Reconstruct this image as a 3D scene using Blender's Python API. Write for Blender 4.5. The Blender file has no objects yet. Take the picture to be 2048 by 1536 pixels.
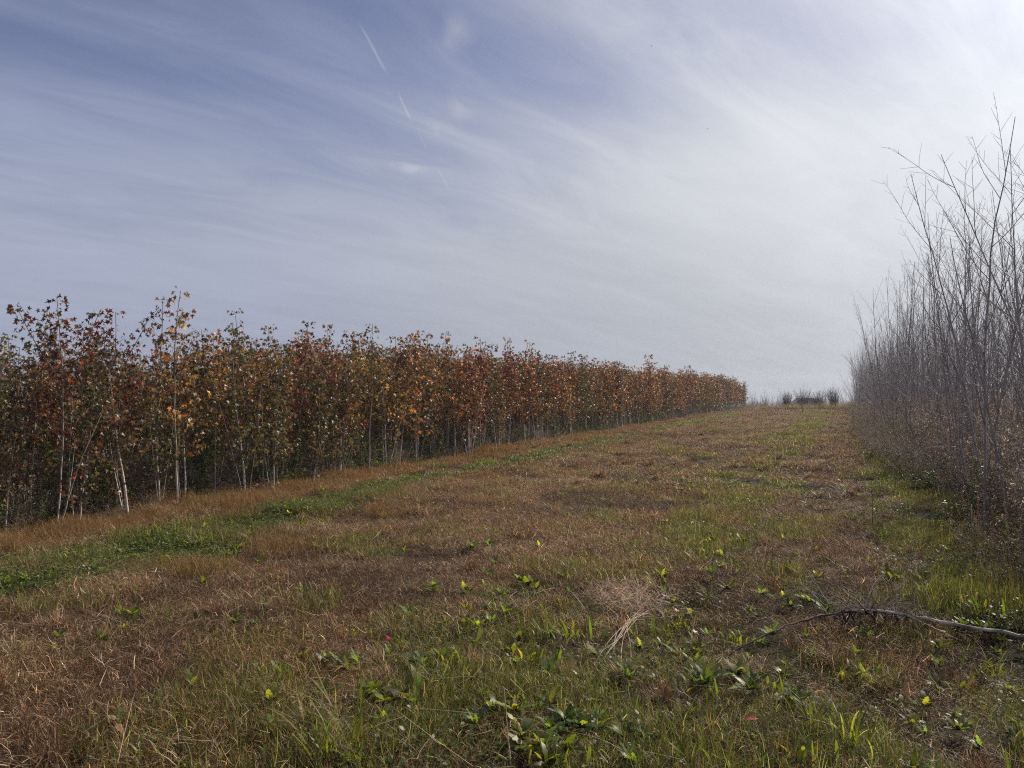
import bpy, math, random
import numpy as np
from mathutils import Vector

# ------------------------------------------------------------------ camera, sky, sun, exposure
SC = bpy.context.scene
COL = SC.collection
R = math.radians
CAM_H = 1.6
PITCH = 0.56
SUN_AZ, SUN_EL = 50.0, 34.0        # azimuth clockwise from +Y (the camera's heading)

cam_d = bpy.data.cameras.new("camera")
cam = bpy.data.objects.new("camera", cam_d)
COL.objects.link(cam)
cam.location = (0, 0, CAM_H)
cam.rotation_euler = (R(90 + PITCH), 0, 0)
cam_d.sensor_width = 36
cam_d.lens = 27.0
cam_d.clip_end = 5000
SC.camera = cam
SC.view_settings.view_transform = 'Standard'
SC.view_settings.look = 'None'
SC.view_settings.exposure = 0.14
SC.view_settings.gamma = 1
SC.render.engine = 'CYCLES'
SC.cycles.volume_bounces = 1
SC.cycles.max_bounces = 8
SC.cycles.filter_width = 1.15
SC.cycles.use_denoising = False
SC.cycles.transparent_max_bounces = 8

sun_dir = Vector((math.sin(R(SUN_AZ)) * math.cos(R(SUN_EL)), math.cos(R(SUN_AZ)) * math.cos(R(SUN_EL)), math.sin(R(SUN_EL))))
sl = bpy.data.lights.new("sun", 'SUN')
sl.energy = 5.0
sl.angle = R(0.6)
sl.color = (1.0, 0.90, 0.76)
so = bpy.data.objects.new("sun", sl)
COL.objects.link(so)
so.rotation_euler = (-sun_dir).to_track_quat('-Z', 'Y').to_euler()
so.location = sun_dir * 60


def pix_dir(px, py):
    """world direction through a point of the 2048x1536 photograph"""
    x, z = (px - 1024) / 1536.0, (768 - py) / 1536.0
    c, s = math.cos(R(PITCH)), math.sin(R(PITCH))
    return Vector((x, c - z * s, s + z * c)).normalized()


class NT:
    def __init__(s, nt):
        s.nt = nt

    def n(s, kind, **kw):
        nd = s.nt.nodes.new(kind)
        for k, v in kw.items():
            setattr(nd, k, v)
        return nd

    def put(s, sock, v):
        if isinstance(v, bpy.types.NodeSocket):
            s.nt.links.new(v, sock)
        elif v is not None:
            sock.default_value = v

    def m(s, op, a, b=None, c=None, clamp=False):
        nd = s.n('ShaderNodeMath', operation=op, use_clamp=clamp)
        s.put(nd.inputs[0], a)
        if b is not None: s.put(nd.inputs[1], b)
        if c is not None: s.put(nd.inputs[2], c)
        return nd.outputs[0]

    def vm(s, op, a, b=None):
        nd = s.n('ShaderNodeVectorMath', operation=op)
        s.put(nd.inputs[0], a)
        if b is not None: s.put(nd.inputs[1], b)
        return nd.outputs['Value'] if op in ('DOT_PRODUCT', 'LENGTH') else nd.outputs['Vector']

    def mix(s, f, a, b, blend='MIX'):
        nd = s.n('ShaderNodeMix', data_type='RGBA', blend_type=blend)
        s.put(nd.inputs[0], f); s.put(nd.inputs[6], a); s.put(nd.inputs[7], b)
        return nd.outputs[2]

    def ramp(s, v, lo, hi, a=0.0, b=1.0, smooth=True):
        nd = s.n('ShaderNodeMapRange', interpolation_type='SMOOTHSTEP' if smooth else 'LINEAR')
        s.put(nd.inputs['Value'], v)
        nd.inputs['From Min'].default_value = lo; nd.inputs['From Max'].default_value = hi
        nd.inputs['To Min'].default_value = a; nd.inputs['To Max'].default_value = b
        return nd.outputs['Result']

    def noise(s, vec, scale, detail=4, rough=0.5, dist=0.0):
        nd = s.n('ShaderNodeTexNoise')
        s.put(nd.inputs['Vector'], vec)
        nd.inputs['Scale'].default_value = scale; nd.inputs['Detail'].default_value = detail
        nd.inputs['Roughness'].default_value = rough; nd.inputs['Distortion'].default_value = dist
        return nd.outputs['Fac']


def build_world():
    w = bpy.data.worlds.new("World")
    SC.world = w
    w.use_nodes = True
    nt = w.node_tree
    nt.nodes.clear()
    t = NT(nt)
    out = t.n('ShaderNodeOutputWorld')
    bg = t.n('ShaderNodeBackground')
    sky = t.n('ShaderNodeTexSky', sky_type='NISHITA', sun_disc=False, sun_elevation=R(SUN_EL), sun_rotation=R(SUN_AZ),
              air_density=1.0, dust_density=0.6, ozone_density=2.2, altitude=50)
    d = t.n('ShaderNodeTexCoord').outputs['Generated']
    sep = t.n('ShaderNodeSeparateXYZ'); t.put(sep.inputs[0], d)
    z = t.m('MAXIMUM', sep.outputs[2], 0.0)
    zz = t.m('ADD', z, 0.17)
    px = t.m('DIVIDE', sep.outputs[0], zz); py = t.m('DIVIDE', sep.outputs[1], zz)
    # the cirrus lies in streaks that run towards azimuth A
    A = R(48)
    u = t.m('ADD', t.m('MULTIPLY', px, math.sin(A)), t.m('MULTIPLY', py, math.cos(A)))
    v = t.m('SUBTRACT', t.m('MULTIPLY', px, math.cos(A)), t.m('MULTIPLY', py, math.sin(A)))
    cmb = t.n('ShaderNodeCombineXYZ'); t.put(cmb.inputs[0], t.m('MULTIPLY', u, 0.22)); t.put(cmb.inputs[1], v); cmb.inputs[2].default_value = 3.7
    cm2 = t.n('ShaderNodeCombineXYZ'); t.put(cm2.inputs[0], t.m('MULTIPLY', u, 0.38)); t.put(cm2.inputs[1], v); cm2.inputs[2].default_value = 8.1
    n1 = t.noise(cmb.outputs[0], 1.7, 6, 0.55, 0.45)
    n2 = t.noise(cm2.outputs[0], 5.0, 8, 0.62, 0.8)
    n3 = t.noise(cmb.outputs[0], 0.55, 3, 0.5, 0.2)
    cs = t.vm('DOT_PRODUCT', d, tuple(sun_dir))
    f = t.m('ADD', t.m('MULTIPLY', n1, 1.05), t.m('MULTIPLY', n2, 0.6))
    f = t.m('ADD', f, t.m('MULTIPLY', n3, 0.7))
    f = t.m('ADD', f, t.ramp(z, 0.14, 0.38, 0.98, -0.16, False))
    f = t.m('ADD', f, t.ramp(cs, 0.55, 0.97, 0.0, 0.75))
    f = t.ramp(f, 0.66, 2.2, 0.14, 1.0)

    # contrail pieces and one hooked wisp, each a short streak between two directions
    def streak(a, b, width, gain, soft=0.25):
        da, db = pix_dir(*a), pix_dir(*b)
        nrm = da.cross(db).normalized(); mid = (da + db).normalized(); al = (db - da).normalized()
        half = math.acos(max(-1, min(1, da.dot(db)))) / 2
        wob = t.m('MULTIPLY', t.m('SUBTRACT', t.noise(d, 22.0, 3), 0.5), width * 1.6)
        q = t.m('ABSOLUTE', t.m('ADD', t.vm('DOT_PRODUCT', d, tuple(nrm)), wob))
        across = t.ramp(q, 0.0, width, 1.0, 0.0)
        l = t.m('ABSOLUTE', t.vm('DOT_PRODUCT', d, tuple(al)))
        base = abs(mid.dot(al))
        l2 = t.m('ABSOLUTE', t.m('SUBTRACT', t.vm('DOT_PRODUCT', d, tuple(al)), mid.dot(al)))
        along = t.ramp(l2, math.sin(half) * (1 - soft), math.sin(half), 1.0, 0.0)
        front = t.m('GREATER_THAN', t.vm('DOT_PRODUCT', d, tuple(mid)), 0.5)
        return t.m('MULTIPLY', t.m('MULTIPLY', across, along), t.m('MULTIPLY', front, gain))
    ex = streak((712, 38), (782, 158), 0.0026, 0.26, 0.6)
    for a in (((792, 178), (826, 250), 0.0026, 0.22, 0.6), ((870, 330), (902, 386), 0.0016, 0.18, 0.6), ((835, 262), (855, 300), 0.002, 0.12, 0.6)):
        ex = t.m('MAXIMUM', ex, streak(*a))
    wn = t.ramp(t.noise(d, 9.0, 6, 0.65, 1.2), 0.35, 0.7)
    wis = t.m('MAXIMUM', streak((965, 180), (840, 290), 0.030, 0.45, 0.7), streak((940, 20), (880, 130), 0.03, 0.3, 0.8))
    wis = t.m('MAXIMUM', wis, streak((740, 318), (880, 350), 0.010, 0.4, 0.8))
    ex = t.m('ADD', ex, t.m('MULTIPLY', wis, wn))
    f = t.m('ADD', f, ex, clamp=True)
    tex = t.m('ADD', t.m('MULTIPLY', t.ramp(n2, 0.3, 0.7), 0.06), t.m('MULTIPLY', t.ramp(n1, 0.3, 0.7), 0.09))
    # thin cloud is brighter towards the sun (forward scattering)
    glow = t.m('POWER', t.m('MAXIMUM', cs, 0.0), 5.0)
    glow2 = t.m('POWER', t.m('MAXIMUM', cs, 0.0), 40.0)
    lum = t.m('ADD', t.m('ADD', 0.45, t.m('MULTIPLY', glow, 0.54)), t.m('MULTIPLY', glow2, 1.2))
    lum = t.m('MULTIPLY', lum, t.m('MULTIPLY', t.m('ADD', 0.93, tex), t.ramp(z, 0.0, 0.25, 0.86, 1.0)))
    warm = t.mix(t.ramp(cs, 0.2, 0.9), (0.79, 0.87, 1.13, 1), (0.945, 0.975, 1.03, 1))
    cl = t.vm('MULTIPLY', warm, None); nd = cl.node; nd.operation = 'SCALE'; t.put(nd.inputs['Scale'], lum)
    cl = nd.outputs['Vector']
    sk = t.vm('MULTIPLY', sky.outputs[0], (0.060, 0.054, 0.070))
    final = t.mix(f, sk, cl)
    t.put(bg.inputs['Color'], final)
    bg.inputs['Strength'].default_value = 1.0
    nt.links.new(bg.outputs[0], out.inputs[0])


build_world()

# ------------------------------------------------------------------ numpy helpers
rng = np.random.default_rng(11)
random.seed(5)


def _hash(ix, iy, seed):
    h = (ix.astype(np.int64) * 374761393 + iy.astype(np.int64) * 668265263 + seed * 1442695041) & 0xffffffff
    h = ((h ^ (h >> 13)) * 1274126177) & 0xffffffff
    h = h ^ (h >> 16)
    return (h & 0xffffff) / float(0xffffff)


def vnoise(x, y, scale, seed=0):
    x = np.asarray(x, float) / scale; y = np.asarray(y, float) / scale
    ix = np.floor(x); iy = np.floor(y)
    fx = x - ix; fy = y - iy
    fx = fx * fx * (3 - 2 * fx); fy = fy * fy * (3 - 2 * fy)
    a = _hash(ix, iy, seed); b = _hash(ix + 1, iy, seed); c = _hash(ix, iy + 1, seed); d = _hash(ix + 1, iy + 1, seed)
    return (a * (1 - fx) + b * fx) * (1 - fy) + (c * (1 - fx) + d * fx) * fy


def fbm(x, y, scale, seed=0, octs=4):
    s = 0; a = 0.5; n = 0
    for k in range(octs):
        s = s + a * vnoise(x, y, scale / 2 ** k, seed + k * 17); n += a; a *= 0.55
    return s / n


def sstep(v, lo, hi):
    t = np.clip((np.asarray(v, float) - lo) / (hi - lo), 0, 1)
    return t * t * (3 - 2 * t)


# the lane runs at TH to the right of the camera's heading; s = distance along it, t = distance across it from the left tree row
TH = math.atan(0.4245)
CT, ST = math.cos(TH), math.sin(TH)
T0 = 9.32 * CT                      # the camera stands this far from the left row


def to_st(x, y):
    return x * ST + y * CT, x * CT - y * ST + T0


def from_st(s, t):
    tt = np.asarray(t, float) - T0
    return s * ST + tt * CT, s * CT - tt * ST


def ground_z(x, y):
    x = np.asarray(x, float); y = np.asarray(y, float)
    s, t = to_st(x, y)
    near = 1 - sstep(np.hypot(x, y), 60, 120)
    z = ((fbm(x, y, 3.2, 3, 3) - 0.5) * 0.20 + (fbm(x, y, 0.6, 9, 2) - 0.5) * 0.14) * near
    z = z - 0.030 * np.maximum(0, s - 82) - 0.0006 * np.maximum(0, s - 82) * np.minimum(30, np.maximum(0, s - 82))
    z = z - 0.02 * sstep(t, 1.2, 2.2) * (1 - sstep(t, 2.2, 3.4)) * near
    return z


Z00 = float(ground_z(0, 0))
cam.location.z = CAM_H + Z00 * 0.5


def at(px, py, dz=0.0):
    """ground point under a pixel of the 2048x1536 photograph"""
    d = pix_dir(px, py)
    p = cam.location
    k = (p.z - dz) / -d.z if d.z < -1e-4 else 90.0
    for _ in range(8):
        q = p + d * k
        z = float(ground_z(q.x, q.y)) + dz
        if d.z > -1e-4: break
        k = k + (p.z + d.z * k - z) / -d.z * 0.8
    q = p + d * k
    return q.x, q.y


def green_mask(x, y):
    """0..1: how much live green grows here"""
    s, t = to_st(x, y)
    n = fbm(x, y, 1.6, 21, 4); n2 = fbm(x, y, 0.5, 33, 3)
    nr = 1 - sstep(s, 5.2, 9.0)
    left = np.exp(-((t - 1.75 - 0.40 * nr) / (0.45 + 0.25 * nr)) ** 2) * (0.36 + 0.36 * (1 - sstep(s, 5, 30)))
    mid = np.exp(-((t - 7.25) / 0.8) ** 2) * 0.42
    fore = (1 - sstep(s, 4.5, 8.5)) * sstep(t, 5.2, 6.6) * 0.42
    edge = sstep(t, 8.9, 9.5) * (1 - sstep(s, 14, 40) * 0.6)
    wood = (1 - sstep(t, -0.6, -0.1)) * 0.35
    g = np.maximum.reduce([left * 1.15, mid, fore, edge, wood]) + 0.06
    return np.clip(g + (n - 0.5) * 1.1 * (0.15 + g) + (n2 - 0.5) * 0.5 * (g + 0.1), 0, 1)


def make_mesh(name, V, F, C=None, smooth=False):
    """V (n,3); F list of int arrays (k,m) of m-gons; C (n,3) linear colour"""
    me = bpy.data.meshes.new(name)
    F = [f for f in F if len(f)]
    loops = np.concatenate([f.ravel() for f in F]).astype(np.int32)
    sizes = np.concatenate([np.full(len(f), f.shape[1]) for f in F]).astype(np.int32)
    starts = np.concatenate([[0], np.cumsum(sizes)[:-1]]).astype(np.int32)
    me.vertices.add(len(V)); me.vertices.foreach_set('co', np.ascontiguousarray(V, np.float32).ravel())
    me.loops.add(len(loops)); me.loops.foreach_set('vertex_index', loops)
    me.polygons.add(len(sizes)); me.polygons.foreach_set('loop_start', starts)
    me.polygons.foreach_set('loop_total', sizes)
    if smooth: me.polygons.foreach_set('use_smooth', np.ones(len(sizes), bool))
    if C is not None:
        ca = me.color_attributes.new('Col', 'FLOAT_COLOR', 'POINT')
        ca.data.foreach_set('color', np.ascontiguousarray(np.c_[C, np.ones(len(C))], np.float32).ravel())
    me.update(calc_edges=True)
    return me


class Buf:
    def __init__(s):
        s.V = []; s.F = []; s.C = []; s.n = 0

    def add(s, V, Fs, C):
        V = np.asarray(V, float)
        C = np.asarray(C, float)
        if C.ndim == 1: C = np.tile(C, (len(V), 1))
        s.V.append(V); s.C.append(C)
        for f in Fs: s.F.append(np.asarray(f) + s.n)
        s.n += len(V)

    def mesh(s, name, smooth=False):
        by = {}
        for f in s.F: by.setdefault(f.shape[1], []).append(f)
        return make_mesh(name, np.concatenate(s.V), [np.concatenate(v) for v in by.values()], np.concatenate(s.C), smooth)


def nrm(a):
    return a / np.maximum(np.linalg.norm(a, axis=-1, keepdims=True), 1e-9)


def tubes(buf, P, Rr, col, sides=4, cap=False):
    """P (N,K,3) polylines, Rr (N,K) or (K,) radii, col (3,) or (N,3) or (N,K,3)"""
    P = np.asarray(P, float)
    if P.ndim == 2: P = P[None]
    N, K, _ = P.shape
    Rr = np.broadcast_to(Rr, (N, K))
    T = np.empty_like(P); T[:, 1:-1] = P[:, 2:] - P[:, :-2]; T[:, 0] = P[:, 1] - P[:, 0]; T[:, -1] = P[:, -1] - P[:, -2]
    T = nrm(T)
    ref = np.array([0.31, 0.87, 0.05]); ref2 = np.array([0.9, -0.2, 0.3])
    rf = np.where((np.abs((T[:, :1] * ref).sum(-1, keepdims=True)) > 0.85), ref2, ref)
    U = nrm(np.cross(T, rf)); W = np.cross(T, U)
    a = np.arange(sides) * 2 * np.pi / sides
    V = P[:, :, None] + Rr[:, :, None, None] * (np.cos(a)[None, None, :, None] * U[:, :, None] + np.sin(a)[None, None, :, None] * W[:, :, None])
    idx = np.arange(N * K * sides).reshape(N, K, sides)
    q = np.stack([idx[:, :-1], np.roll(idx[:, :-1], -1, 2), np.roll(idx[:, 1:], -1, 2), idx[:, 1:]], -1).reshape(-1, 4)
    col = np.asarray(col, float)
    if col.ndim == 1: C = np.tile(col, (N * K * sides, 1))
    elif col.ndim == 2: C = np.repeat(col, K * sides, 0)
    else: C = np.repeat(col.reshape(-1, 3), sides, 0)
    fs = [q]
    if cap:
        fs.append(idx[:, -1]); fs.append(idx[:, 0, ::-1])
    buf.add(V.reshape(-1, 3), fs, C)


def ribbons(buf, P, W, side, col):
    """flat blades: P (N,K,3), W (K,) or (N,K), side (N,3), col (N,3) or (N,K,3); last width may be 0"""
    N, K, _ = P.shape
    W = np.broadcast_to(W, (N, K))
    off = side[:, None] * W[..., None] * 0.5
    V = np.stack([P - off, P + off], 2)
    idx = np.arange(N * K * 2).reshape(N, K, 2)
    q = np.stack([idx[:, :-1, 0], idx[:, :-1, 1], idx[:, 1:, 1], idx[:, 1:, 0]], -1).reshape(-1, 4)
    C = np.repeat(col, K * 2, 0) if col.ndim == 2 else np.repeat(col.reshape(-1, 3), 2, 0)
    buf.add(V.reshape(-1, 3), [q], C)


def pick(pal, n, r, jit=0.25):
    pal = np.asarray([p[:3] for p in pal], float)
    w = None
    c = pal[r.integers(0, len(pal), n)]
    return c * np.exp(r.normal(0, jit, (n, 1))) * np.exp(r.normal(0, 0.06, (n, 3)))


def blades(buf, n, rad, lmin, lmax, w, th0, th1, curl, pal, r, K=4, z0=0.0, z1=0.0, wtip=0.15, jit=0.3, cent=None, root=None):
    """n blades rooted in a disc. th0..th1 initial tilt from vertical, curl = added tilt along the blade"""
    if root is None:
        a = r.uniform(0, 2 * np.pi, n); q = rad * np.sqrt(r.uniform(0, 1, n))
        X = np.stack([q * np.cos(a), q * np.sin(a), r.uniform(z0, z1 + 1e-6, n)], -1)
    else:
        X = root
    if cent is not None: X = X + np.asarray(cent)
    az = r.uniform(0, 2 * np.pi, n)
    L = r.uniform(lmin, lmax, n) ; th = r.uniform(th0, th1, n)
    cu = curl * r.normal(0.6, 0.5, n); tw = r.normal(0, 0.35, n)
    P = np.empty((n, K, 3)); P[:, 0] = X
    for k in range(1, K):
        d = np.stack([np.sin(th) * np.cos(az), np.sin(th) * np.sin(az), np.cos(th)], -1)
        P[:, k] = P[:, k - 1] + d * (L / (K - 1))[:, None]
        th = th + cu / (K - 1); az = az + tw
    P[:, :, 2] = np.maximum(P[:, :, 2], 0.002)
    sa = az + np.pi / 2 + r.normal(0, 0.5, n)
    side = np.stack([np.cos(sa), np.sin(sa), r.normal(0, 0.25, n)], -1); side = nrm(side)
    prof = np.linspace(1, 0, K) ** 0.6 * (1 - wtip) + wtip * (np.arange(K) < K - 1)
    W = (w * r.uniform(0.6, 1.3, n))[:, None] * prof[None]
    ribbons(buf, P, W, side, pick(pal, n, r, jit))


def leaves(buf, outline, pos, axis, nor, size, col, droop=0.0, fold=0.0, centre=0.35):
    """outline (M,2) with x along the leaf axis (0..1), y across; fan of triangles round a centre on the midrib"""
    N = len(pos); o = np.asarray(outline, float); M = len(o)
    axis = nrm(axis); side = nrm(np.cross(nor, axis)); nn = np.cross(axis, side)
    pts = np.concatenate([[[centre, 0.0]], o])
    x = pts[:, 0]; y = pts[:, 1]
    zz = -droop * x ** 2 + fold * np.abs(y)
    V = pos[:, None] + size[:, None, None] * (x[None, :, None] * axis[:, None] + y[None, :, None] * side[:, None] + zz[None, :, None] * nn[:, None])
    idx = (np.arange(N) * (M + 1))[:, None]
    k = np.arange(M)
    tri = np.stack([np.broadcast_to(idx, (N, M)), idx + 1 + k, idx + 1 + (k + 1) % M], -1).reshape(-1, 3)
    buf.add(V.reshape(-1, 3), [tri], np.repeat(col, M + 1, 0))


STAR = []
for _k, (_a, _l) in enumerate([(0, 1.0), (33, 0.42), (62, 0.86), (92, 0.36), (128, 0.62), (168, 0.18), (192, 0.18), (232, 0.62), (268, 0.36), (298, 0.86), (327, 0.42)]):
    STAR.append((0.38 + 0.62 * _l * math.cos(R(_a)), 0.66 * _l * math.sin(R(_a))))
LANCE = [(0.0, 0.0), (0.18, 0.05), (0.45, 0.13), (0.7, 0.12), (1.0, 0.0), (0.7, -0.12), (0.45, -0.13), (0.18, -0.05)]
OVAL = [(0.0, 0.0), (0.2, 0.22), (0.5, 0.33), (0.8, 0.24), (1.0, 0.0), (0.8, -0.24), (0.5, -0.33), (0.2, -0.22)]


# ------------------------------------------------------------------ materials
def mat_leafy(name, rough=0.5, spec=0.35, trans=0.35, tint=(1.25, 1.15, 0.7), noise=0.0, gain=1.0):
    m = bpy.data.materials.new(name); m.use_nodes = True
    nt = m.node_tree; nt.nodes.clear(); t = NT(nt)
    out = t.n('ShaderNodeOutputMaterial'); pr = t.n('ShaderNodeBsdfPrincipled')
    a = t.n('ShaderNodeAttribute', attribute_name='Col').outputs['Color']
    if gain != 1.0:
        a = t.mix(1.0, a, (gain, gain, gain, 1), 'MULTIPLY')
    if noise:
        p = t.n('ShaderNodeNewGeometry').outputs['Position']
        f = t.ramp(t.noise(p, 9.0, 3), 0.3, 0.7, 1 - noise, 1 + noise)
        nd = t.n('ShaderNodeVectorMath', operation='SCALE'); t.put(nd.inputs[0], a); t.put(nd.inputs['Scale'], f); a = nd.outputs[0]
    t.put(pr.inputs['Base Color'], a)
    pr.inputs['Roughness'].default_value = rough
    pr.inputs['Specular IOR Level'].default_value = spec
    if trans > 0:
        tr = t.n('ShaderNodeBsdfTranslucent')
        t.put(tr.inputs['Color'], t.mix(1.0, a, tint + (1,), 'MULTIPLY'))
        mx = t.n('ShaderNodeMixShader'); mx.inputs[0].default_value = trans
        nt.links.new(pr.outputs[0], mx.inputs[1]); nt.links.new(tr.outputs[0], mx.inputs[2])
        nt.links.new(mx.outputs[0], out.inputs[0])
    else:
        nt.links.new(pr.outputs[0], out.inputs[0])
    return m


M_grass = mat_leafy('dry_grass_blades', 0.5, 0.3, 0.32, (1.25, 1.0, 0.7))
M_green = mat_leafy('green_blades', 0.45, 0.35, 0.42, (1.15, 1.4, 0.5))
M_weed = mat_leafy('weed_leaves', 0.42, 0.38, 0.56, (1.8, 1.7, 0.5), 0.3)
M_leaf = mat_leafy('sweetgum_leaves', 0.42, 0.42, 0.36, (1.6, 1.15, 0.6))
M_bark = mat_leafy('sapling_bark', 0.75, 0.25, 0.0, noise=0.35)
M_twig = mat_leafy('bare_twigs', 0.6, 0.35, 0.0, noise=0.2)
M_brush = mat_leafy('dry_brush', 0.6, 0.3, 0.42, (1.1, 1.0, 0.9))


def mat_ground():
    m = bpy.data.materials.new('field_soil_and_thatch'); m.use_nodes = True
    nt = m.node_tree; nt.nodes.clear(); t = NT(nt)
    out = t.n('ShaderNodeOutputMaterial'); pr = t.n('ShaderNodeBsdfPrincipled')
    a = t.n('ShaderNodeAttribute', attribute_name='Col').outputs['Color']
    p = t.n('ShaderNodeNewGeometry').outputs['Position']
    n1 = t.noise(p, 55, 6, 0.7, 0.5); n2 = t.noise(p, 7, 4, 0.6)
    f = t.m('MULTIPLY', t.ramp(n1, 0.3, 0.72, 0.35, 1.6), t.ramp(n2, 0.25, 0.75, 0.6, 1.35))
    nd = t.n('ShaderNodeVectorMath', operation='SCALE'); t.put(nd.inputs[0], a); t.put(nd.inputs['Scale'], f)
    t.put(pr.inputs['Base Color'], nd.outputs[0])
    pr.inputs['Roughness'].default_value = 0.9
    pr.inputs['Specular IOR Level'].default_value = 0.15
    b = t.n('ShaderNodeBump'); b.inputs['Strength'].default_value = 0.7; b.inputs['Distance'].default_value = 0.03
    t.put(b.inputs['Height'], n1); nt.links.new(b.outputs[0], pr.inputs['Normal'])
    nt.links.new(pr.outputs[0], out.inputs[0])
    return m


def plain(name, col, rough=0.6, metal=0.0, spec=0.5):
    m = bpy.data.materials.new(name); m.use_nodes = True
    nt = m.node_tree; pr = nt.nodes['Principled BSDF']; t = NT(nt)
    p = t.n('ShaderNodeTexCoord').outputs['Object']
    f = t.ramp(t.noise(p, 6, 4), 0.3, 0.7, 0.85, 1.15)
    nd = t.n('ShaderNodeVectorMath', operation='SCALE'); nd.inputs[0].default_value = col; t.put(nd.inputs['Scale'], f)
    t.put(pr.inputs['Base Color'], nd.outputs[0])
    pr.inputs['Roughness'].default_value = rough; pr.inputs['Metallic'].default_value = metal
    pr.inputs['Specular IOR Level'].default_value = spec
    return m


# ------------------------------------------------------------------ objects helpers
def obj(name, me, mat, parent=None, loc=None, link=True):
    o = bpy.data.objects.new(name, me)
    if mat is not None and not len(me.materials): me.materials.append(mat)
    if link: COL.objects.link(o)
    if parent is not None: o.parent = parent
    if loc is not None: o.location = loc
    return o


def tag(o, label=None, cat=None, group=None, kind=None):
    if label: o['label'] = label
    if cat: o['category'] = cat
    if group: o['group'] = group
    if kind: o['kind'] = kind
    return o


def thing(name, label, cat, loc=(0, 0, 0), rz=0.0, group=None):
    o = bpy.data.objects.new(name, None); COL.objects.link(o)
    o.empty_display_size = 0.1
    o.location = loc; o.rotation_euler = (0, 0, rz)
    return tag(o, label, cat, group)


def on_ground(x, y, dz=0.0):
    return (float(x), float(y), float(ground_z(x, y)) + dz)


def instancer(name, pts, rots, scls, idx, sources, label, cat):
    """one stuff object that scatters the source meshes over points"""
    order = np.argsort(idx, kind='stable')
    me = bpy.data.meshes.new(name)
    me.vertices.add(len(pts)); me.vertices.foreach_set('co', np.ascontiguousarray(pts, np.float32).ravel())
    a = me.attributes.new('rot', 'FLOAT_VECTOR', 'POINT'); a.data.foreach_set('vector', np.ascontiguousarray(rots, np.float32).ravel())
    a = me.attributes.new('scl', 'FLOAT_VECTOR', 'POINT'); a.data.foreach_set('vector', np.ascontiguousarray(scls, np.float32).ravel())
    a = me.attributes.new('pick', 'INT', 'POINT'); a.data.foreach_set('value', np.ascontiguousarray(idx, np.int32))
    o = obj(name, me, None)
    coll = bpy.data.collections.new(name + '_sources')
    for k, (sm, mat) in enumerate(sources):
        so_ = bpy.data.objects.new('%s_source_%03d' % (name, k), sm)
        if mat is not None and not len(sm.materials): sm.materials.append(mat)
        coll.objects.link(so_)
    ng = bpy.data.node_groups.new(name + '_scatter', 'GeometryNodeTree')
    ng.interface.new_socket('Geometry', in_out='INPUT', socket_type='NodeSocketGeometry')
    ng.interface.new_socket('Geometry', in_out='OUTPUT', socket_type='NodeSocketGeometry')
    gi = ng.nodes.new('NodeGroupInput'); go = ng.nodes.new('NodeGroupOutput')
    iop = ng.nodes.new('GeometryNodeInstanceOnPoints'); ci = ng.nodes.new('GeometryNodeCollectionInfo')
    ci.inputs['Collection'].default_value = coll
    ci.inputs['Separate Children'].default_value = True; ci.inputs['Reset Children'].default_value = True
    def attr(nm, ty):
        n = ng.nodes.new('GeometryNodeInputNamedAttribute'); n.data_type = ty; n.inputs['Name'].default_value = nm
        return next(s for s in n.outputs if s.enabled and s.name == 'Attribute')
    L = ng.links.new
    L(gi.outputs[0], iop.inputs['Points']); L(ci.outputs[0], iop.inputs['Instance'])
    iop.inputs['Pick Instance'].default_value = True
    L(attr('pick', 'INT'), iop.inputs['Instance Index'])
    er = ng.nodes.new('FunctionNodeEulerToRotation'); L(attr('rot', 'FLOAT_VECTOR'), er.inputs[0]); L(er.outputs[0], iop.inputs['Rotation'])
    L(attr('scl', 'FLOAT_VECTOR'), iop.inputs['Scale'])
    L(iop.outputs[0], go.inputs[0])
    md = o.modifiers.new('scatter', 'NODES'); md.node_group = ng
    tag(o, label, cat, kind='stuff')
    return o


# ------------------------------------------------------------------ ground
BROWN = np.array([0.05, 0.032, 0.018]); GREENC = np.array([0.028, 0.034, 0.010]); LITTER = np.array([0.035, 0.022, 0.014])


def axis_grid(a, b, step, far):
    c = np.arange(a, b + step / 2, step)
    lo = []; hi = []; s = step; v = a
    while v > -far: s *= 1.25; v -= s; lo.append(v)
    s = step; v = b
    while v < far: s *= 1.25; v += s; hi.append(v)
    return np.concatenate([lo[::-1], c, hi])


gx = axis_grid(-16, 14, 0.16, 260); gy = axis_grid(-3, 24, 0.16, 260)
GX, GY = np.meshgrid(gx, gy)
GZ = ground_z(GX, GY)
gs, gt = to_st(GX, GY)
gm = green_mask(GX, GY)[..., None]
gc = BROWN * (1 - gm) + GREENC * gm
wd = ((1 - sstep(gt, -0.4, 0.15)) + sstep(gt, 9.9, 10.6) * 0.7)[..., None].clip(0, 1)
gc = gc * (1 - wd) + LITTER * wd
ii = np.arange(GX.size).reshape(GX.shape)
gq = np.stack([ii[:-1, :-1], ii[:-1, 1:], ii[1:, 1:], ii[1:, :-1]], -1).reshape(-1, 4)
ground = obj('ground', make_mesh('ground', np.stack([GX, GY, GZ], -1).reshape(-1, 3), [gq], gc.reshape(-1, 3), True), mat_ground())
tag(ground, kind='structure')

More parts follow.
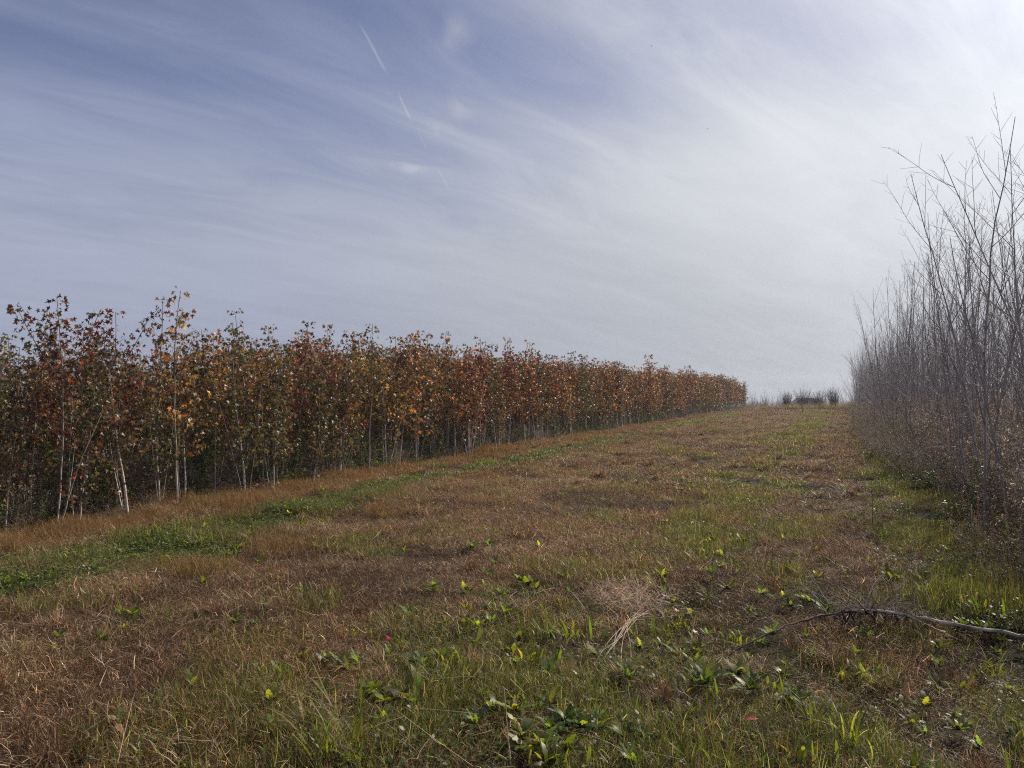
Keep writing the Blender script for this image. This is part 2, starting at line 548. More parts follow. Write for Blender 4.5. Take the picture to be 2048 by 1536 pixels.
# ------------------------------------------------------------------ grass cover
P_red = [(0.23, 0.125, 0.058), (0.16, 0.082, 0.038), (0.30, 0.175, 0.09), (0.075, 0.042, 0.022), (0.54, 0.40, 0.25), (0.10, 0.058, 0.03)]
P_straw = [(0.40, 0.28, 0.17), (0.28, 0.19, 0.11), (0.56, 0.44, 0.31), (0.19, 0.12, 0.07), (0.11, 0.075, 0.045)]
P_dark = [(0.10, 0.055, 0.032), (0.065, 0.035, 0.02), (0.14, 0.085, 0.05), (0.045, 0.028, 0.018), (0.22, 0.14, 0.08)]
P_olive = [(0.20, 0.18, 0.055), (0.15, 0.145, 0.04), (0.27, 0.22, 0.08), (0.24, 0.17, 0.09)]
P_green = [(0.075, 0.12, 0.02), (0.10, 0.15, 0.025), (0.05, 0.085, 0.016), (0.13, 0.155, 0.03), (0.17, 0.15, 0.05), (0.22, 0.16, 0.085)]
P_rust = [(0.26, 0.15, 0.06), (0.20, 0.115, 0.05), (0.36, 0.25, 0.11), (0.14, 0.075, 0.035), (0.26, 0.19, 0.08)]
P_carpet = [(0.07, 0.105, 0.02), (0.05, 0.075, 0.016), (0.11, 0.14, 0.035), (0.15, 0.17, 0.055)]


def patch(kind, seed, far=False):
    r = np.random.default_rng(seed); b = Buf()
    q = 0.55 if far else 1.0; w = 2.2 if far else 1.0; Rd = 0.34
    if kind == 'dry' or kind == 'straw':
        pal = P_red if kind == 'dry' else P_straw
        blades(b, int(560 * q), Rd, 0.03, 0.085, 0.0024 * w, 0.0, 0.8, 1.6, pal, r, 4, jit=0.6)
        blades(b, int(420 * q), Rd, 0.03, 0.09, 0.0024 * w, 0.5, 1.7, 1.8, pal + P_red[:2], r, 4, 0.01, 0.07, jit=0.65)
        blades(b, int(75 * q), Rd, 0.05, 0.13, 0.0030 * w, 0.8, 1.6, 1.0, P_straw, r, 4, 0.03, 0.08)
        blades(b, int(70 * q), Rd, 0.04, 0.11, 0.0028 * w, 0.0, 0.6, 0.8, P_olive + P_green[:2], r, 3)
    elif kind == 'green':
        blades(b, int(380 * q), Rd, 0.04, 0.12, 0.0030 * w, 0.0, 0.6, 1.0, P_green, r, 4, jit=0.4)
        blades(b, int(420 * q), Rd, 0.03, 0.10, 0.0026 * w, 0.1, 1.6, 1.5, P_red, r, 4, 0.0, 0.05, jit=0.4)
        blades(b, int(120 * q), Rd, 0.05, 0.14, 0.0028 * w, 0.2, 1.3, 1.2, P_olive, r, 4, 0.0, 0.04)
    elif kind == 'tussock':
        n = 260; a = r.uniform(0, 6.283, n); d = np.abs(r.normal(0, 0.055, n)); rt = np.stack([d * np.cos(a), d * np.sin(a), np.zeros(n)], -1)
        pal = [P_red, P_straw, P_red + P_olive, P_straw + P_green[:2]][seed % 4]
        blades(b, n, 0, 0.08, 0.22, 0.0030 * w, 0.0, 0.9, 1.5, pal, r, 5, root=rt, jit=0.4)
    elif kind == 'matted':
        blades(b, int(520 * q), Rd, 0.03, 0.09, 0.0028 * w, 0.7, 1.7, 1.4, P_dark, r, 4, 0.0, 0.035, jit=0.4)
        blades(b, int(150 * q), Rd, 0.03, 0.08, 0.0024 * w, 0.0, 0.9, 1.6, P_red, r, 4, jit=0.4)
        blades(b, int(40 * q), Rd, 0.05, 0.13, 0.0028 * w, 0.9, 1.6, 1.0, P_straw, r, 4, 0.01, 0.05)
    elif kind == 'rust':
        blades(b, int(600 * q), Rd, 0.06, 0.17, 0.0026 * w, 0.0, 0.7, 0.8, P_rust, r, 4)
        blades(b, int(200 * q), Rd, 0.05, 0.15, 0.0024 * w, 0.6, 1.6, 1.0, P_rust, r, 4, 0.0, 0.07)
    elif kind == 'carpet':
        n = int(420 * q); a = r.uniform(0, 6.283, n); d = Rd * np.sqrt(r.uniform(0, 1, n))
        pos = np.stack([d * np.cos(a), d * np.sin(a), r.uniform(0.015, 0.075, n)], -1)
        ax = nrm(np.stack([r.normal(0, 1, n), r.normal(0, 1, n), r.normal(0.15, 0.35, n)], -1))
        nn = nrm(np.stack([r.normal(0, 0.4, n), r.normal(0, 0.4, n), np.ones(n)], -1))
        leaves(b, OVAL, pos, ax, nn, r.uniform(0.012, 0.032, n) * (1.3 if far else 1), pick(P_carpet, n, r, 0.25), 0.2)
        blades(b, int(220 * q), Rd, 0.03, 0.10, 0.003 * w, 0.0, 0.9, 1.0, P_green, r, 3)
        blades(b, int(110 * q), Rd, 0.04, 0.12, 0.0024 * w, 0.5, 1.6, 1.0, P_straw, r, 3, 0.0, 0.05)
    elif kind == 'litter':
        n = int(90 * q); a = r.uniform(0, 6.283, n); d = Rd * np.sqrt(r.uniform(0, 1, n))
        pos = np.stack([d * np.cos(a), d * np.sin(a), r.uniform(0.005, 0.045, n)], -1)
        ax = nrm(np.stack([r.normal(0, 1, n), r.normal(0, 1, n), r.normal(0, 0.3, n)], -1))
        nn = nrm(np.stack([r.normal(0, 0.4, n), r.normal(0, 0.4, n), np.ones(n)], -1))
        leaves(b, STAR, pos, ax, nn, r.uniform(0.05, 0.1, n), pick([(0.11, 0.06, 0.035), (0.16, 0.08, 0.04), (0.07, 0.04, 0.025), (0.2, 0.11, 0.06)], n, r, 0.35), 0.25)
        blades(b, int(120 * q), Rd, 0.04, 0.16, 0.003 * w, 0.0, 1.4, 1.0, P_green[:3] + P_red[:2], r, 3)
        blades(b, int(30 * q), Rd, 0.15, 0.5, 0.004 * w, 1.2, 1.6, 0.3, P_straw, r, 3, 0.01, 0.05)
    return b.mesh('patch_' + kind)


KINDS_ = ['dry', 'straw', 'green', 'rust', 'carpet', 'litter', 'matted', 'tussock']
NV = 4
src = []
for far in (False, True):
    for ki, kd in enumerate(KINDS_):
        for v in range(NV):
            src.append((patch(kd, 100 + ki * 10 + v + far * 500, far), M_green if kd in ('green', 'carpet') else M_grass))


def in_view(x, y, margin=0.06):
    return (y > 1.6) & (np.abs(x) < (1024 / 1536 + margin) * y + 0.9)


def scatter_points(s0, s1, t0, t1, step, r):
    S, T = np.meshgrid(np.arange(s0, s1, step), np.arange(t0, t1, step))
    S = S + r.uniform(-0.5, 0.5, S.shape) * step; T = T + r.uniform(-0.5, 0.5, T.shape) * step
    x, y = from_st(S.ravel(), T.ravel())
    return x, y


zones = [(-4, 12, -6, 16, 0.23, False), (12, 30, -7, 14, 0.33, True), (30, 60, -5, 12, 0.45, True), (60, 92, -9, 22, 0.65, True)]
X_, Y_, far_ = [], [], []
for (a, b_, c, d, st, fr) in zones:
    x, y = scatter_points(a, b_, c, d, st, rng)
    k = in_view(x, y); X_.append(x[k]); Y_.append(y[k]); far_.append(np.full(k.sum(), fr))
X_ = np.concatenate(X_); Y_ = np.concatenate(Y_); far_ = np.concatenate(far_)
s_, t_ = to_st(X_, Y_)
g_ = green_mask(X_, Y_); N_ = len(X_)
hol_ = fbm(X_, Y_, 0.42, 61, 2)
u_ = rng.uniform(0, 1, N_)
kind_ = np.where(fbm(X_, Y_, 2.2, 51, 3) + rng.normal(0, 0.08, N_) > 0.56, 1, 0)
kind_ = np.where((fbm(X_, Y_, 1.0, 57, 4) + rng.normal(0, 0.05, N_) > 0.57), 6, kind_)
kind_ = np.where(u_ < g_ * 1.0, 2, kind_)
kind_ = np.where(hol_ < 0.36, 6, kind_)
rust = 0.8 * np.exp(-((t_ - 0.45) / 0.5) ** 2) * (1 - 0.5 * sstep(s_, 20, 50)) + 0.25 * np.exp(-((t_ - 3.0) / 1.0) ** 2) * sstep(fbm(X_, Y_, 1.2, 71), 0.5, 0.7)
kind_ = np.where(rng.uniform(0, 1, N_) < rust * 1.1, 3, kind_)
nr_ = 1 - sstep(s_, 5.2, 9.0)
carp = np.exp(-((t_ - 1.75 - 0.40 * nr_) / (0.5 + 0.35 * nr_)) ** 2) * (1 - sstep(s_, 5, 45) * 0.5) * 0.9 + 0.03 * ((t_ > 5.5) & (g_ > 0.35)) + 0.14 * sstep(t_, 9.0, 9.6)
kind_ = np.where((rng.uniform(0, 1, N_) < carp) & (g_ > 0.3), 4, kind_)
wood_ = (t_ < -0.15) | (t_ > 10.4)
kind_ = np.where(wood_ & (rng.uniform(0, 1, N_) < 0.85), 5, kind_)
tn_ = fbm(X_, Y_, 0.7, 93, 3)
tuss = (rng.uniform(0, 1, N_) < np.where(far_, 0.16, 0.10) * (0.4 + 2.2 * sstep(tn_, .45, .7))) & ~wood_ & (hol_ > 0.3)
tus = 0.25 + 1.7 * fbm(X_, Y_, 0.8, 81, 3) ** 1.3                       # tussocks and hollows
sc_ = np.stack([np.full(N_, 1.0), np.full(N_, 1.0), tus * rng.uniform(0.8, 1.2, N_) * np.where(kind_ == 2, 1.0 + 0.3 * g_, 1)], -1)
rot_ = np.stack([rng.normal(0, 0.06, N_), rng.normal(0, 0.06, N_), rng.uniform(0, 6.283, N_)], -1)
kind_ = np.where(tuss, 7, kind_)
sc_ = np.where(tuss[:, None], np.stack([rng.uniform(0.8, 1.5, N_)] * 2 + [rng.uniform(0.5, 0.95, N_)], -1), sc_)
pk_ = far_.astype(int) * len(KINDS_) * NV + kind_ * NV + rng.integers(0, NV, N_)
pz_ = ground_z(X_, Y_)
pts_ = np.stack([X_, Y_, pz_ - 0.004], -1)
keep_ = hol_ > 0.24
lane = ~wood_ & keep_
instancer('grass', pts_[lane], rot_[lane], sc_[lane], pk_[lane], src, 'mown brown thatch and green grass covering the field lane', 'grass')
instancer('leaf_litter', pts_[wood_], rot_[wood_], sc_[wood_], pk_[wood_], src, 'brown fallen leaves and thin weeds on the ground under the saplings', 'leaf litter')
print('patches', N_)

# ------------------------------------------------------------------ sweetgum saplings
_MIX = [(0.10, 0.085, 0.03), (0.12, 0.075, 0.035), (0.19, 0.13, 0.035), (0.07, 0.08, 0.025), (0.20, 0.085, 0.03), (0.085, 0.06, 0.035)]
PAL_T = {
    'rust-orange': [(0.27, 0.085, 0.025), (0.18, 0.065, 0.022), (0.40, 0.17, 0.04), (0.13, 0.055, 0.025), (0.15, 0.09, 0.03)] + _MIX[:3],
    'golden-yellow': [(0.42, 0.27, 0.05), (0.28, 0.17, 0.04), (0.17, 0.13, 0.035), (0.26, 0.11, 0.03), (0.12, 0.11, 0.035)] + _MIX[:3],
    'olive-green': [(0.085, 0.09, 0.028), (0.065, 0.085, 0.025), (0.12, 0.105, 0.035), (0.05, 0.07, 0.025), (0.10, 0.075, 0.04)] + _MIX[:2],
    'dark-red': [(0.14, 0.028, 0.022), (0.10, 0.024, 0.02), (0.24, 0.045, 0.025), (0.12, 0.055, 0.03), (0.07, 0.03, 0.022)] + _MIX[:2],
    'brown': [(0.12, 0.075, 0.04), (0.15, 0.085, 0.045), (0.085, 0.052, 0.033), (0.16, 0.095, 0.045), (0.10, 0.08, 0.035)] + _MIX[:3],
}
PALN = list(PAL_T)


def wander(r, p0, d0, L, K, wob, up=0.0):
    P = [np.array(p0, float)]; d = np.array(d0, float)
    for k in range(K - 1):
        d = d + r.normal(0, wob, 3) + np.array([0, 0, up]); d /= np.linalg.norm(d)
        P.append(P[-1] + d * L / (K - 1))
    return np.array(P)


def sweetgum(seed, palname, H=2.6, sparse=1.0, low=0.24, fork=False):
    """returns trunk mesh, crown mesh of a leafy sapling H metres tall"""
    r = np.random.default_rng(seed); bt = Buf(); bc = Buf(); pal = PAL_T[palname]
    r0 = r.uniform(0.012, 0.018)
    tr = wander(r, (0, 0, -0.05), nrm(np.array([r.normal(0, .04), r.normal(0, .04), 1.0])), H * 0.97, 12, 0.035, 0.05)
    bark = np.array([0.50, 0.45, 0.40]) * r.uniform(0.75, 1.15)
    barkt = np.linspace(0, 1, 12)[:, None]
    bcol = (bark * (1 - barkt) + np.array([0.13, 0.09, 0.07]) * barkt)[None]
    tubes(bt, tr, np.linspace(r0, 0.0035, 12), bcol, 6)
    tips = [(tr, 0.62)]
    if fork:
        k0 = 7
        for sgn in (-1, 1):
            d = nrm(np.array([sgn * 0.75, r.normal(0, .2), 1.0]))
            br = wander(r, tr[k0], d, H * 0.34, 7, 0.05, 0.12)
            tubes(bt, br, np.linspace(0.008, 0.003, 7), np.array([0.16, 0.12, 0.1]), 5); tips.append((br, 0.45))
    nb = int(r.integers(19, 26) * sparse)
    pos = []; ax = []; sz = []
    for e in range(int(r.integers(0, 4)) if sparse > 0.6 else 0):      # thin shoots from the foot
        az = r.uniform(0, 6.283); hh = H * r.uniform(0.35, 0.8)
        st = wander(r, (0.04 * math.cos(az), 0.04 * math.sin(az), -0.05), nrm(np.array([0.16 * math.cos(az), 0.16 * math.sin(az), 1.0])), hh, 8, 0.06, 0.02)
        tubes(bt, st, np.linspace(0.0075, 0.0025, 8), bark * r.uniform(0.6, 1.2), 5)
        for j in range(int(24 * hh)):
            kk = r.uniform(0.35, 1.0) * 6.99; a = int(kk); a2 = r.uniform(0, 6.283); o = np.array([math.cos(a2), math.sin(a2), r.normal(0, 0.4)])
            pos.append(st[a] * (1 - (kk - a)) + st[a + 1] * (kk - a) + o * r.uniform(0.03, 0.13)); ax.append(o * 0.8 + np.array([0, 0, -r.uniform(0.2, 1.4)])); sz.append(r.uniform(0.06, 0.10))
    for i in range(nb):
        f = low + (0.87 - low) * (i + r.uniform(0, 1)) / nb
        k = f * 11; k0 = int(k); p = tr[k0] * (1 - (k - k0)) + tr[min(11, k0 + 1)] * (k - k0)
        az = i * 2.4 + r.normal(0, 0.4)
        L = r.uniform(0.28, 0.62) * (1 - 0.68 * f) * H / 2.6 * 1.2
        el = r.uniform(0.35, 0.85)
        d = np.array([math.cos(az) * math.cos(el), math.sin(az) * math.cos(el), math.sin(el)])
        br = wander(r, p, d, L, 6, 0.09, 0.06)
        tubes(bt, br, np.linspace(0.0045, 0.0018, 6), np.array([0.15, 0.11, 0.085]), 4)
        n = int(r.integers(11, 19) * (L / 0.4 + 0.35))
        for j in range(n):
            q = r.uniform(0.22, 1.05); kk = min(q * 5, 4.99); a = int(kk)
            pp = br[a] * (1 - (kk - a)) + br[a + 1] * (kk - a)
            a2 = r.uniform(0, 6.283); o = np.array([math.cos(a2), math.sin(a2), r.normal(-0.1, 0.5)])
            pp = pp + o * r.uniform(0.02, 0.075)
            pos.append(pp); ax.append(o * 0.8 + np.array([0, 0, -r.uniform(0.2, 1.5)])); sz.append(r.uniform(0.065, 0.115))
    for (st, f0) in tips:                              # leaves crowding the leaders
        K = len(st)
        for j in range(int(r.integers(44, 64))):
            f = 1 - (1 - f0) * r.uniform(0, 1) ** 1.6; kk = min(f * (K - 1), K - 1.01); a = int(kk)
            pp = st[a] * (1 - (kk - a)) + st[a + 1] * (kk - a)
            a2 = r.uniform(0, 6.283); o = np.array([math.cos(a2), math.sin(a2), r.normal(0.1, 0.3)])
            pos.append(pp + o * r.uniform(0.04, 0.10)); ax.append(o + np.array([0, 0, -r.uniform(0.0, 0.9)])); sz.append(r.uniform(0.06, 0.11))
    pos = np.array(pos); ax = nrm(np.array(ax)); N = len(pos)
    nn = nrm(np.stack([r.normal(0, .7, N), r.normal(0, .7, N), r.uniform(0.0, 0.9, N)], -1))
    nn = nrm(nn - (nn * ax).sum(-1, keepdims=True) * ax)
    leaves(bc, STAR, pos, ax, nn, np.array(sz) * 0.80, (lambda c: (c * 0.80 + c.mean(1, keepdims=True) * 0.20) * 1.12)(pick(pal, N, r, 0.42)), r.uniform(0.35, 0.7), 0.35)
    return bt.mesh('trunk', True), bc.mesh('crown')


VARS = []
for k in range(20):
    VARS.append((PALN[[0, 1, 2, 3, 4, 0, 2, 4][k % 8]],) + sweetgum(900 + k, PALN[[0, 1, 2, 3, 4, 0, 2, 4][k % 8]], 2.6, [1.0, 0.85, 1.15, 0.95][k % 4], [0.26, 0.36, 0.18, 0.31][k % 4]))


def canopy_h(s):
    return (2.2 + 0.55 * sstep(s, 9.5, 17.5) + 0.12 * np.sin(s * 0.9)) * (1 - 0.3 * sstep(s, 73, 79))


ORD = ['first', 'second', 'third', 'fourth', 'fifth', 'sixth', 'seventh', 'eighth', 'ninth', 'tenth', 'eleventh', 'twelfth']
# candidates: ten rows deep
cand = []
row_gap = 0.72
for row in range(11):
    s = 3.2 if row > 0 else 4.0
    step = 0.48 if row == 0 else 0.5
    while s < 79:
        tt = -row * row_gap + rng.normal(0, 0.17) - 0.05
        x, y = from_st(s, tt)
        if y > 3 and x > -0.80 * y - 2.5:
            h = canopy_h(s) * (1 + float(np.clip(rng.normal(0, 0.10), -.25, .15)) + (0.12 if rng.uniform() < 0.07 else 0) - (0.3 if rng.uniform() < 0.08 else 0)) + (0.05 if row else 0)
            cand.append([s, tt, float(x), float(y), row, h])
        s += step * rng.uniform(0.55, 1.5)
# colour follows broad drifts along the row, as in the photograph
def colour_of(s, t, r):
    a = vnoise(s, t * 0.6, 1.9, 5) ; b = r.uniform(0, 1)
    w = {'rust-orange': 0.30, 'golden-yellow': 0.16, 'olive-green': 0.26, 'dark-red': 0.10, 'brown': 0.24}
    w['golden-yellow'] += 0.5 * math.exp(-((s - 13.5) / 1.6) ** 2)
    w['dark-red'] += 0.3 * (a > 0.7) + 0.25 * math.exp(-((s - 21) / 4) ** 2)
    w['olive-green'] += 0.4 * (a < 0.3) + 0.25 * (s > 40)
    w['rust-orange'] += 0.35 * (s > 16)
    tot = sum(w.values()); c = 0
    for k, v in w.items():
        c += v / tot
        if b < c: return k
    return 'brown'


hero = [  # photograph x, top y, colour, fork, phrase
    (112, 612, 'dark-red', True, 'tall sweetgum sapling with three forked dark-red tops above the plantation near its open end'),
    (232, 640, 'dark-red', True, 'sweetgum sapling with a broad purple-red forked top between the three-topped one and the thin spire'),
    (312, 612, 'dark-red', False, 'thin bare-stemmed sweetgum with one small tuft of dark leaves beside the tallest yellow-green top'),
    (356, 600, 'golden-yellow', False, 'tallest near sweetgum, its bushy yellow-green top standing above all its neighbours'),
    (495, 632, 'olive-green', False, 'slender green-topped sweetgum poking above the rows right of the bushy yellow-green top'),
    (590, 655, 'dark-red', False, 'sweetgum with a bright crimson top beside a green-topped neighbour'),
    (656, 660, 'dark-red', True, 'wide-topped red and brown sweetgum left of the dark isolated stem'),
    (738, 659, 'olive-green', False, 'single dark-stemmed sweetgum standing apart in front of the plantation edge, its long straight trunk bare'),
    (895, 660, 'olive-green', False, 'tall sweetgum with a pointed green-brown top at the highest hump of the row'),
    (1008, 672, 'rust-orange', False, 'rusty sweetgum with the highest top after the hump of the row'),
    (1230, 722, 'rust-orange', False, 'small pointed orange sweetgum top sticking out of the even far canopy'),
]
heroes = []
for hx, hy, colr, fork, phrase in hero:
    k = (hx - 1024) / 1536
    tt = -0.05 if hx in (738, 356, 112) else -0.75
    # point on the line t = tt seen at this column
    s0 = None
    best = min(np.arange(3, 80, 0.02), key=lambda s: abs(from_st(s, tt)[0] - k * from_st(s, tt)[1]))
    x, y = from_st(best, tt)
    H = cam.location.z - float(ground_z(x, y)) + (783 - hy) * float(y) / 1536
    heroes.append((best, tt, float(x), float(y), colr, fork, phrase, H))
cand = [c for c in cand if min(math.hypot(c[2] - h[2], c[3] - h[3]) for h in heroes) > 0.22]
for c in cand:
    c.append(colour_of(c[0], c[1], rng))
# the saplings that show largest become objects, the others one mass
cand.sort(key=lambda c: c[3] * (1 + 0.75 * c[4]) + (60 if abs(c[2]) > 0.70 * c[3] else 0))
N_IND = 286
indiv, rest = cand[:N_IND], cand[N_IND:]
count = {}
indiv.sort(key=lambda c: (c[4], c[0]))
GRP = 'young sweetgum saplings of the plantation rows'


def zone(s):
    return 'near end' if s < 12 else ('middle' if s < 26 else 'far part')


ROWW = ['front row', 'second row', 'third row', 'fourth row', 'fifth row', 'sixth row', 'seventh row', 'eighth row', 'ninth row', 'tenth row', 'eleventh row']
for c in indiv:
    s, tt, x, y, row, h, colr = c
    vs = [v for v in VARS if v[0] == colr]; v = vs[int(rng.integers(0, len(vs)))]
    key = (row, colr, zone(s)); n = count[key] = count.get(key, 0) + 1
    if row == 0:
        lab = ('%s %s-leaved sweetgum in the %s of the front row, counting away' % (ORD[n - 1], colr, zone(s))) if n <= 12 else ('one of the small %s-leaved sweetgums in the %s of the front row' % (colr, zone(s)))
    else:
        lab = '%s-leaved sweetgum sapling behind the front edge, in the %s at the %s' % (colr, ROWW[row], zone(s))
    rt = thing('sweetgum_sapling', lab, 'sapling', on_ground(x, y, -0.02), float(rng.uniform(0, 6.28)), GRP)
    rt.rotation_euler[0] = float(rng.normal(0, 0.035)); rt.rotation_euler[1] = float(rng.normal(0, 0.035))
    q = h / 2.6; rt.scale = (q * float(rng.uniform(0.95, 1.2)),) * 2 + (q,)
    obj('trunk', v[1], M_bark, rt); obj('crown', v[2], M_leaf, rt)
for i, (s, tt, x, y, colr, fork, phrase, H) in enumerate(heroes):
    sp = 0.55 if i in (2, 7) else 0.9
    tm, cm = sweetgum(1500 + i, colr, H * (1.10 if i < 8 else 1.04), sp, 0.5 if i == 7 else 0.34, fork)
    rt = thing('sweetgum_sapling', phrase, 'sapling', on_ground(x, y, -0.02), float(rng.uniform(-0.4, 0.4)), GRP)
    obj('trunk', tm, M_bark, rt); obj('crown', cm, M_leaf, rt)


def joined(parts, name):
    b = []
    o = None
    V = []; F = []; C = []; M = []; n = 0
    for (me, mi) in parts:
        nv = len(me.vertices); co = np.empty(nv * 3, np.float32); me.vertices.foreach_get('co', co)
        cc = np.empty(nv * 4, np.float32); me.color_attributes['Col'].data.foreach_get('color', cc)
        nl = len(me.loops); li = np.empty(nl, np.int32); me.loops.foreach_get('vertex_index', li)
        tot = np.empty(len(me.polygons), np.int32); me.polygons.foreach_get('loop_total', tot)
        V.append(co.reshape(-1, 3)); C.append(cc.reshape(-1, 4)[:, :3])
        st = np.concatenate([[0], np.cumsum(tot)[:-1]])
        for m in np.unique(tot):
            k = tot == m
            F.append(li[st[k][:, None] + np.arange(m)] + n); M.append(np.full(k.sum(), mi))
        n += nv
    me = make_mesh(name, np.concatenate(V), F, np.concatenate(C))
    me.polygons.foreach_set('material_index', np.concatenate(M).astype(np.int32))
    return me


srcs = []
for v in VARS:
    jm = joined([(v[1], 0), (v[2], 1)], 'sapling_mass'); jm.materials.append(M_bark); jm.materials.append(M_leaf)
    srcs.append((jm, None))
vi = {p: [i for i, v in enumerate(VARS) if v[0] == p] for p in PALN}
rest = [c for c in rest if c[3] > 3]
P = np.array([[c[2], c[3], float(ground_z(c[2], c[3])) - 0.02] for c in rest])
q = np.array([c[5] / 2.6 for c in rest])
instancer('sweetgum_thicket', P, np.stack([rng.normal(0, .035, len(P)), rng.normal(0, .035, len(P)), rng.uniform(0, 6.28, len(P))], -1),
          np.stack([q * 1.05, q * 1.05, q], -1), np.array([vi[c[6]][int(rng.integers(0, len(vi[c[6]])))] for c in rest]), srcs,
          'dense mass of sweetgum saplings filling the plantation behind and beyond its front rows', 'saplings')

# ------------------------------------------------------------------ bare saplings on the other side
BK = np.array([0.34, 0.30, 0.28])


def bare_tree(seed, H=5.0, stems=1, br=1.0, thick=1.0, vase=False):
    r = np.random.default_rng(seed); bt = Buf(); bb = Buf(); bw = Buf()
    for sidx in range(stems):
        lean = 0.05 if sidx == 0 and not vase else 0.20
        d0 = nrm(np.array([r.normal(0, lean), r.normal(0, lean), 1.0]))
        h = H * (1 if sidx == 0 else r.uniform(0.55, 0.95))
        K = 14
        tr = wander(r, (r.normal(0, .05) * (sidx > 0), r.normal(0, .05) * (sidx > 0), -0.1), d0, h, K, 0.035, 0.02)
        rb = 0.0165 * thick * (h / 5)
        tubes(bt, tr, rb * (np.linspace(1, 0.1, K) ** 0.9) + 0.0012, BK * r.uniform(0.8, 1.1), 6)
        nb = int(r.integers(8, 12) * br)
        for i in range(nb):
            f = 0.26 + 0.66 * (i + r.uniform(0, 1)) / nb
            kk = f * (K - 1); a = int(kk); p = tr[a] * (1 - (kk - a)) + tr[a + 1] * (kk - a)
            td = nrm(tr[a + 1] - tr[a]); az = i * 2.4 + r.normal(0, .5); an = r.uniform(0.38, 0.75)
            pd = np.array([math.cos(az), math.sin(az), 0.0]); pd = nrm(pd - td * (pd @ td))
            d = td * math.cos(an) + pd * math.sin(an)
            L = h * r.uniform(0.16, 0.36) * (1.15 - 0.55 * f)
            b = wander(r, p, d, L, 8, 0.05, 0.055)
            r1 = rb * (1 - f) * 0.5 + 0.0028
            tubes(bb, b, np.linspace(r1, 0.0013, 8), BK * r.uniform(0.75, 1.05), 5)
            nt = int(L * r.uniform(6, 10))
            PP = []; RR = []
            for j in range(nt):
                g = 0.15 + 0.85 * (j + r.uniform(0, 1)) / max(1, nt); kk = min(g * 7, 6.99); a = int(kk)
                q = b[a] * (1 - (kk - a)) + b[a + 1] * (kk - a); td2 = nrm(b[a + 1] - b[a])
                az2 = j * 2.6 + r.normal(0, .6); pd = np.array([math.cos(az2), math.sin(az2), 0.2]); pd = nrm(pd - td2 * (pd @ td2))
                d2 = td2 * 0.72 + pd * 0.7
                PP.append(wander(r, q, nrm(d2), r.uniform(0.06, 0.34) * (1.2 - 0.6 * g), 4, 0.06, 0.04)); RR.append(np.linspace(0.0024, 0.0011, 4))
            if PP: tubes(bw, np.array(PP), np.array(RR), BK * 0.95, 3)
        # short twigs straight on the leader
        PP = []
        for j in range(int(13 * h / 5)):
            g = 0.35 + 0.64 * r.uniform(0, 1); kk = min(g * (K - 1), K - 1.01); a = int(kk)
            q = tr[a] * (1 - (kk - a)) + tr[a + 1] * (kk - a); az2 = r.uniform(0, 6.283)
            PP.append(wander(r, q, nrm(np.array([math.cos(az2) * .7, math.sin(az2) * .7, 0.75])), r.uniform(0.07, 0.3), 4, 0.05, 0.02))
        tubes(bw, np.array(PP), np.linspace(0.0024, 0.0011, 4), BK, 3)
    bb.add(np.concatenate(bw.V), bw.F, np.concatenate(bw.C))
    return bt.mesh('trunk', True), bb.mesh('crown', True)


BV = [bare_tree(2000 + k, 5.0, [1, 1, 2, 1, 3, 2][k % 6], [1.0, 1.25, 0.9, 0.8][k % 4], [1, 0.8, 1.15][k % 3]) for k in range(14)]
candb = []
for row in range(5):
    s = 7.6 if row < 2 else 6.2
    while s < 96:
        tt = 10.35 + row * 0.75 + float(np.clip(rng.normal(0, 0.2), -0.3, 0.4))
        x, y = from_st(s, tt)
        if y > 4.5 and x < 0.76 * y + 2.6 :
            h = rng.uniform(3.5, 4.75) if rng.uniform() < 0.8 else rng.uniform(4.6, 5.3)
            if s < 9.5: h *= 0.9
            candb.append([s, tt, float(x), float(y), row, h])
        s += (0.56 if s < 40 else 0.8) * rng.uniform(0.5, 1.6)
candb.sort(key=lambda c: c[3] * (1 + 0.12 * c[4]) + (25 if c[2] > 0.69 * c[3] + 0.3 else 0))
indb, restb = candb[:285], candb[285:]
indb.sort(key=lambda c: (c[4], c[0]))
GRB = 'leafless saplings along the open side of the lane'
cnt = {}


def zb(s):
    return 'nearest stretch' if s < 12 else ('next stretch' if s < 22 else ('middle stretch' if s < 42 else 'far stretch'))


TW = []
for c in indb:
    s, tt, x, y, row, h = c
    k = int(rng.integers(0, len(BV))); v = BV[k]; st = ['single-stemmed', 'single-stemmed', 'twin-stemmed', 'single-stemmed', 'three-stemmed', 'twin-stemmed'][k % 6]
    hw = 'tall' if h > 4.6 else ('middle-sized' if h > 3.9 else 'shorter')
    key = (min(row, 1), st, hw, zb(s)); n = cnt[key] = cnt.get(key, 0) + 1
    if row == 0 and n <= 12:
        lab = '%s %s %s leafless sapling on the brushy edge of the lane, %s' % (ORD[n - 1], hw, st, zb(s))
    else:
        lab = '%s %s leafless sapling in the %s behind the edge, %s' % (hw, st, ROWW[row], zb(s))
    rt = thing('bare_sapling', lab, 'sapling', on_ground(x, y, -0.02), float(rng.uniform(0, 6.28)), GRB)
    rt.rotation_euler[0] = float(rng.normal(0, 0.045)); rt.rotation_euler[1] = float(rng.normal(0, 0.045) - 0.05 * (row < 3))
    rt.scale = (h / 5 * float(rng.uniform(0.85, 1.15)),) * 2 + (h / 5,)
    obj('trunk', v[0], M_twig, rt); obj('crown', v[1], M_twig, rt)
srcs = []
for v in BV:
    jm = joined([(v[0], 0), (v[1], 0)], 'bare_mass'); jm.materials.append(M_twig); srcs.append((jm, None))
P = np.array([[c[2], c[3], float(ground_z(c[2], c[3])) - 0.02] for c in restb]); q = np.array([c[5] / 5 for c in restb])
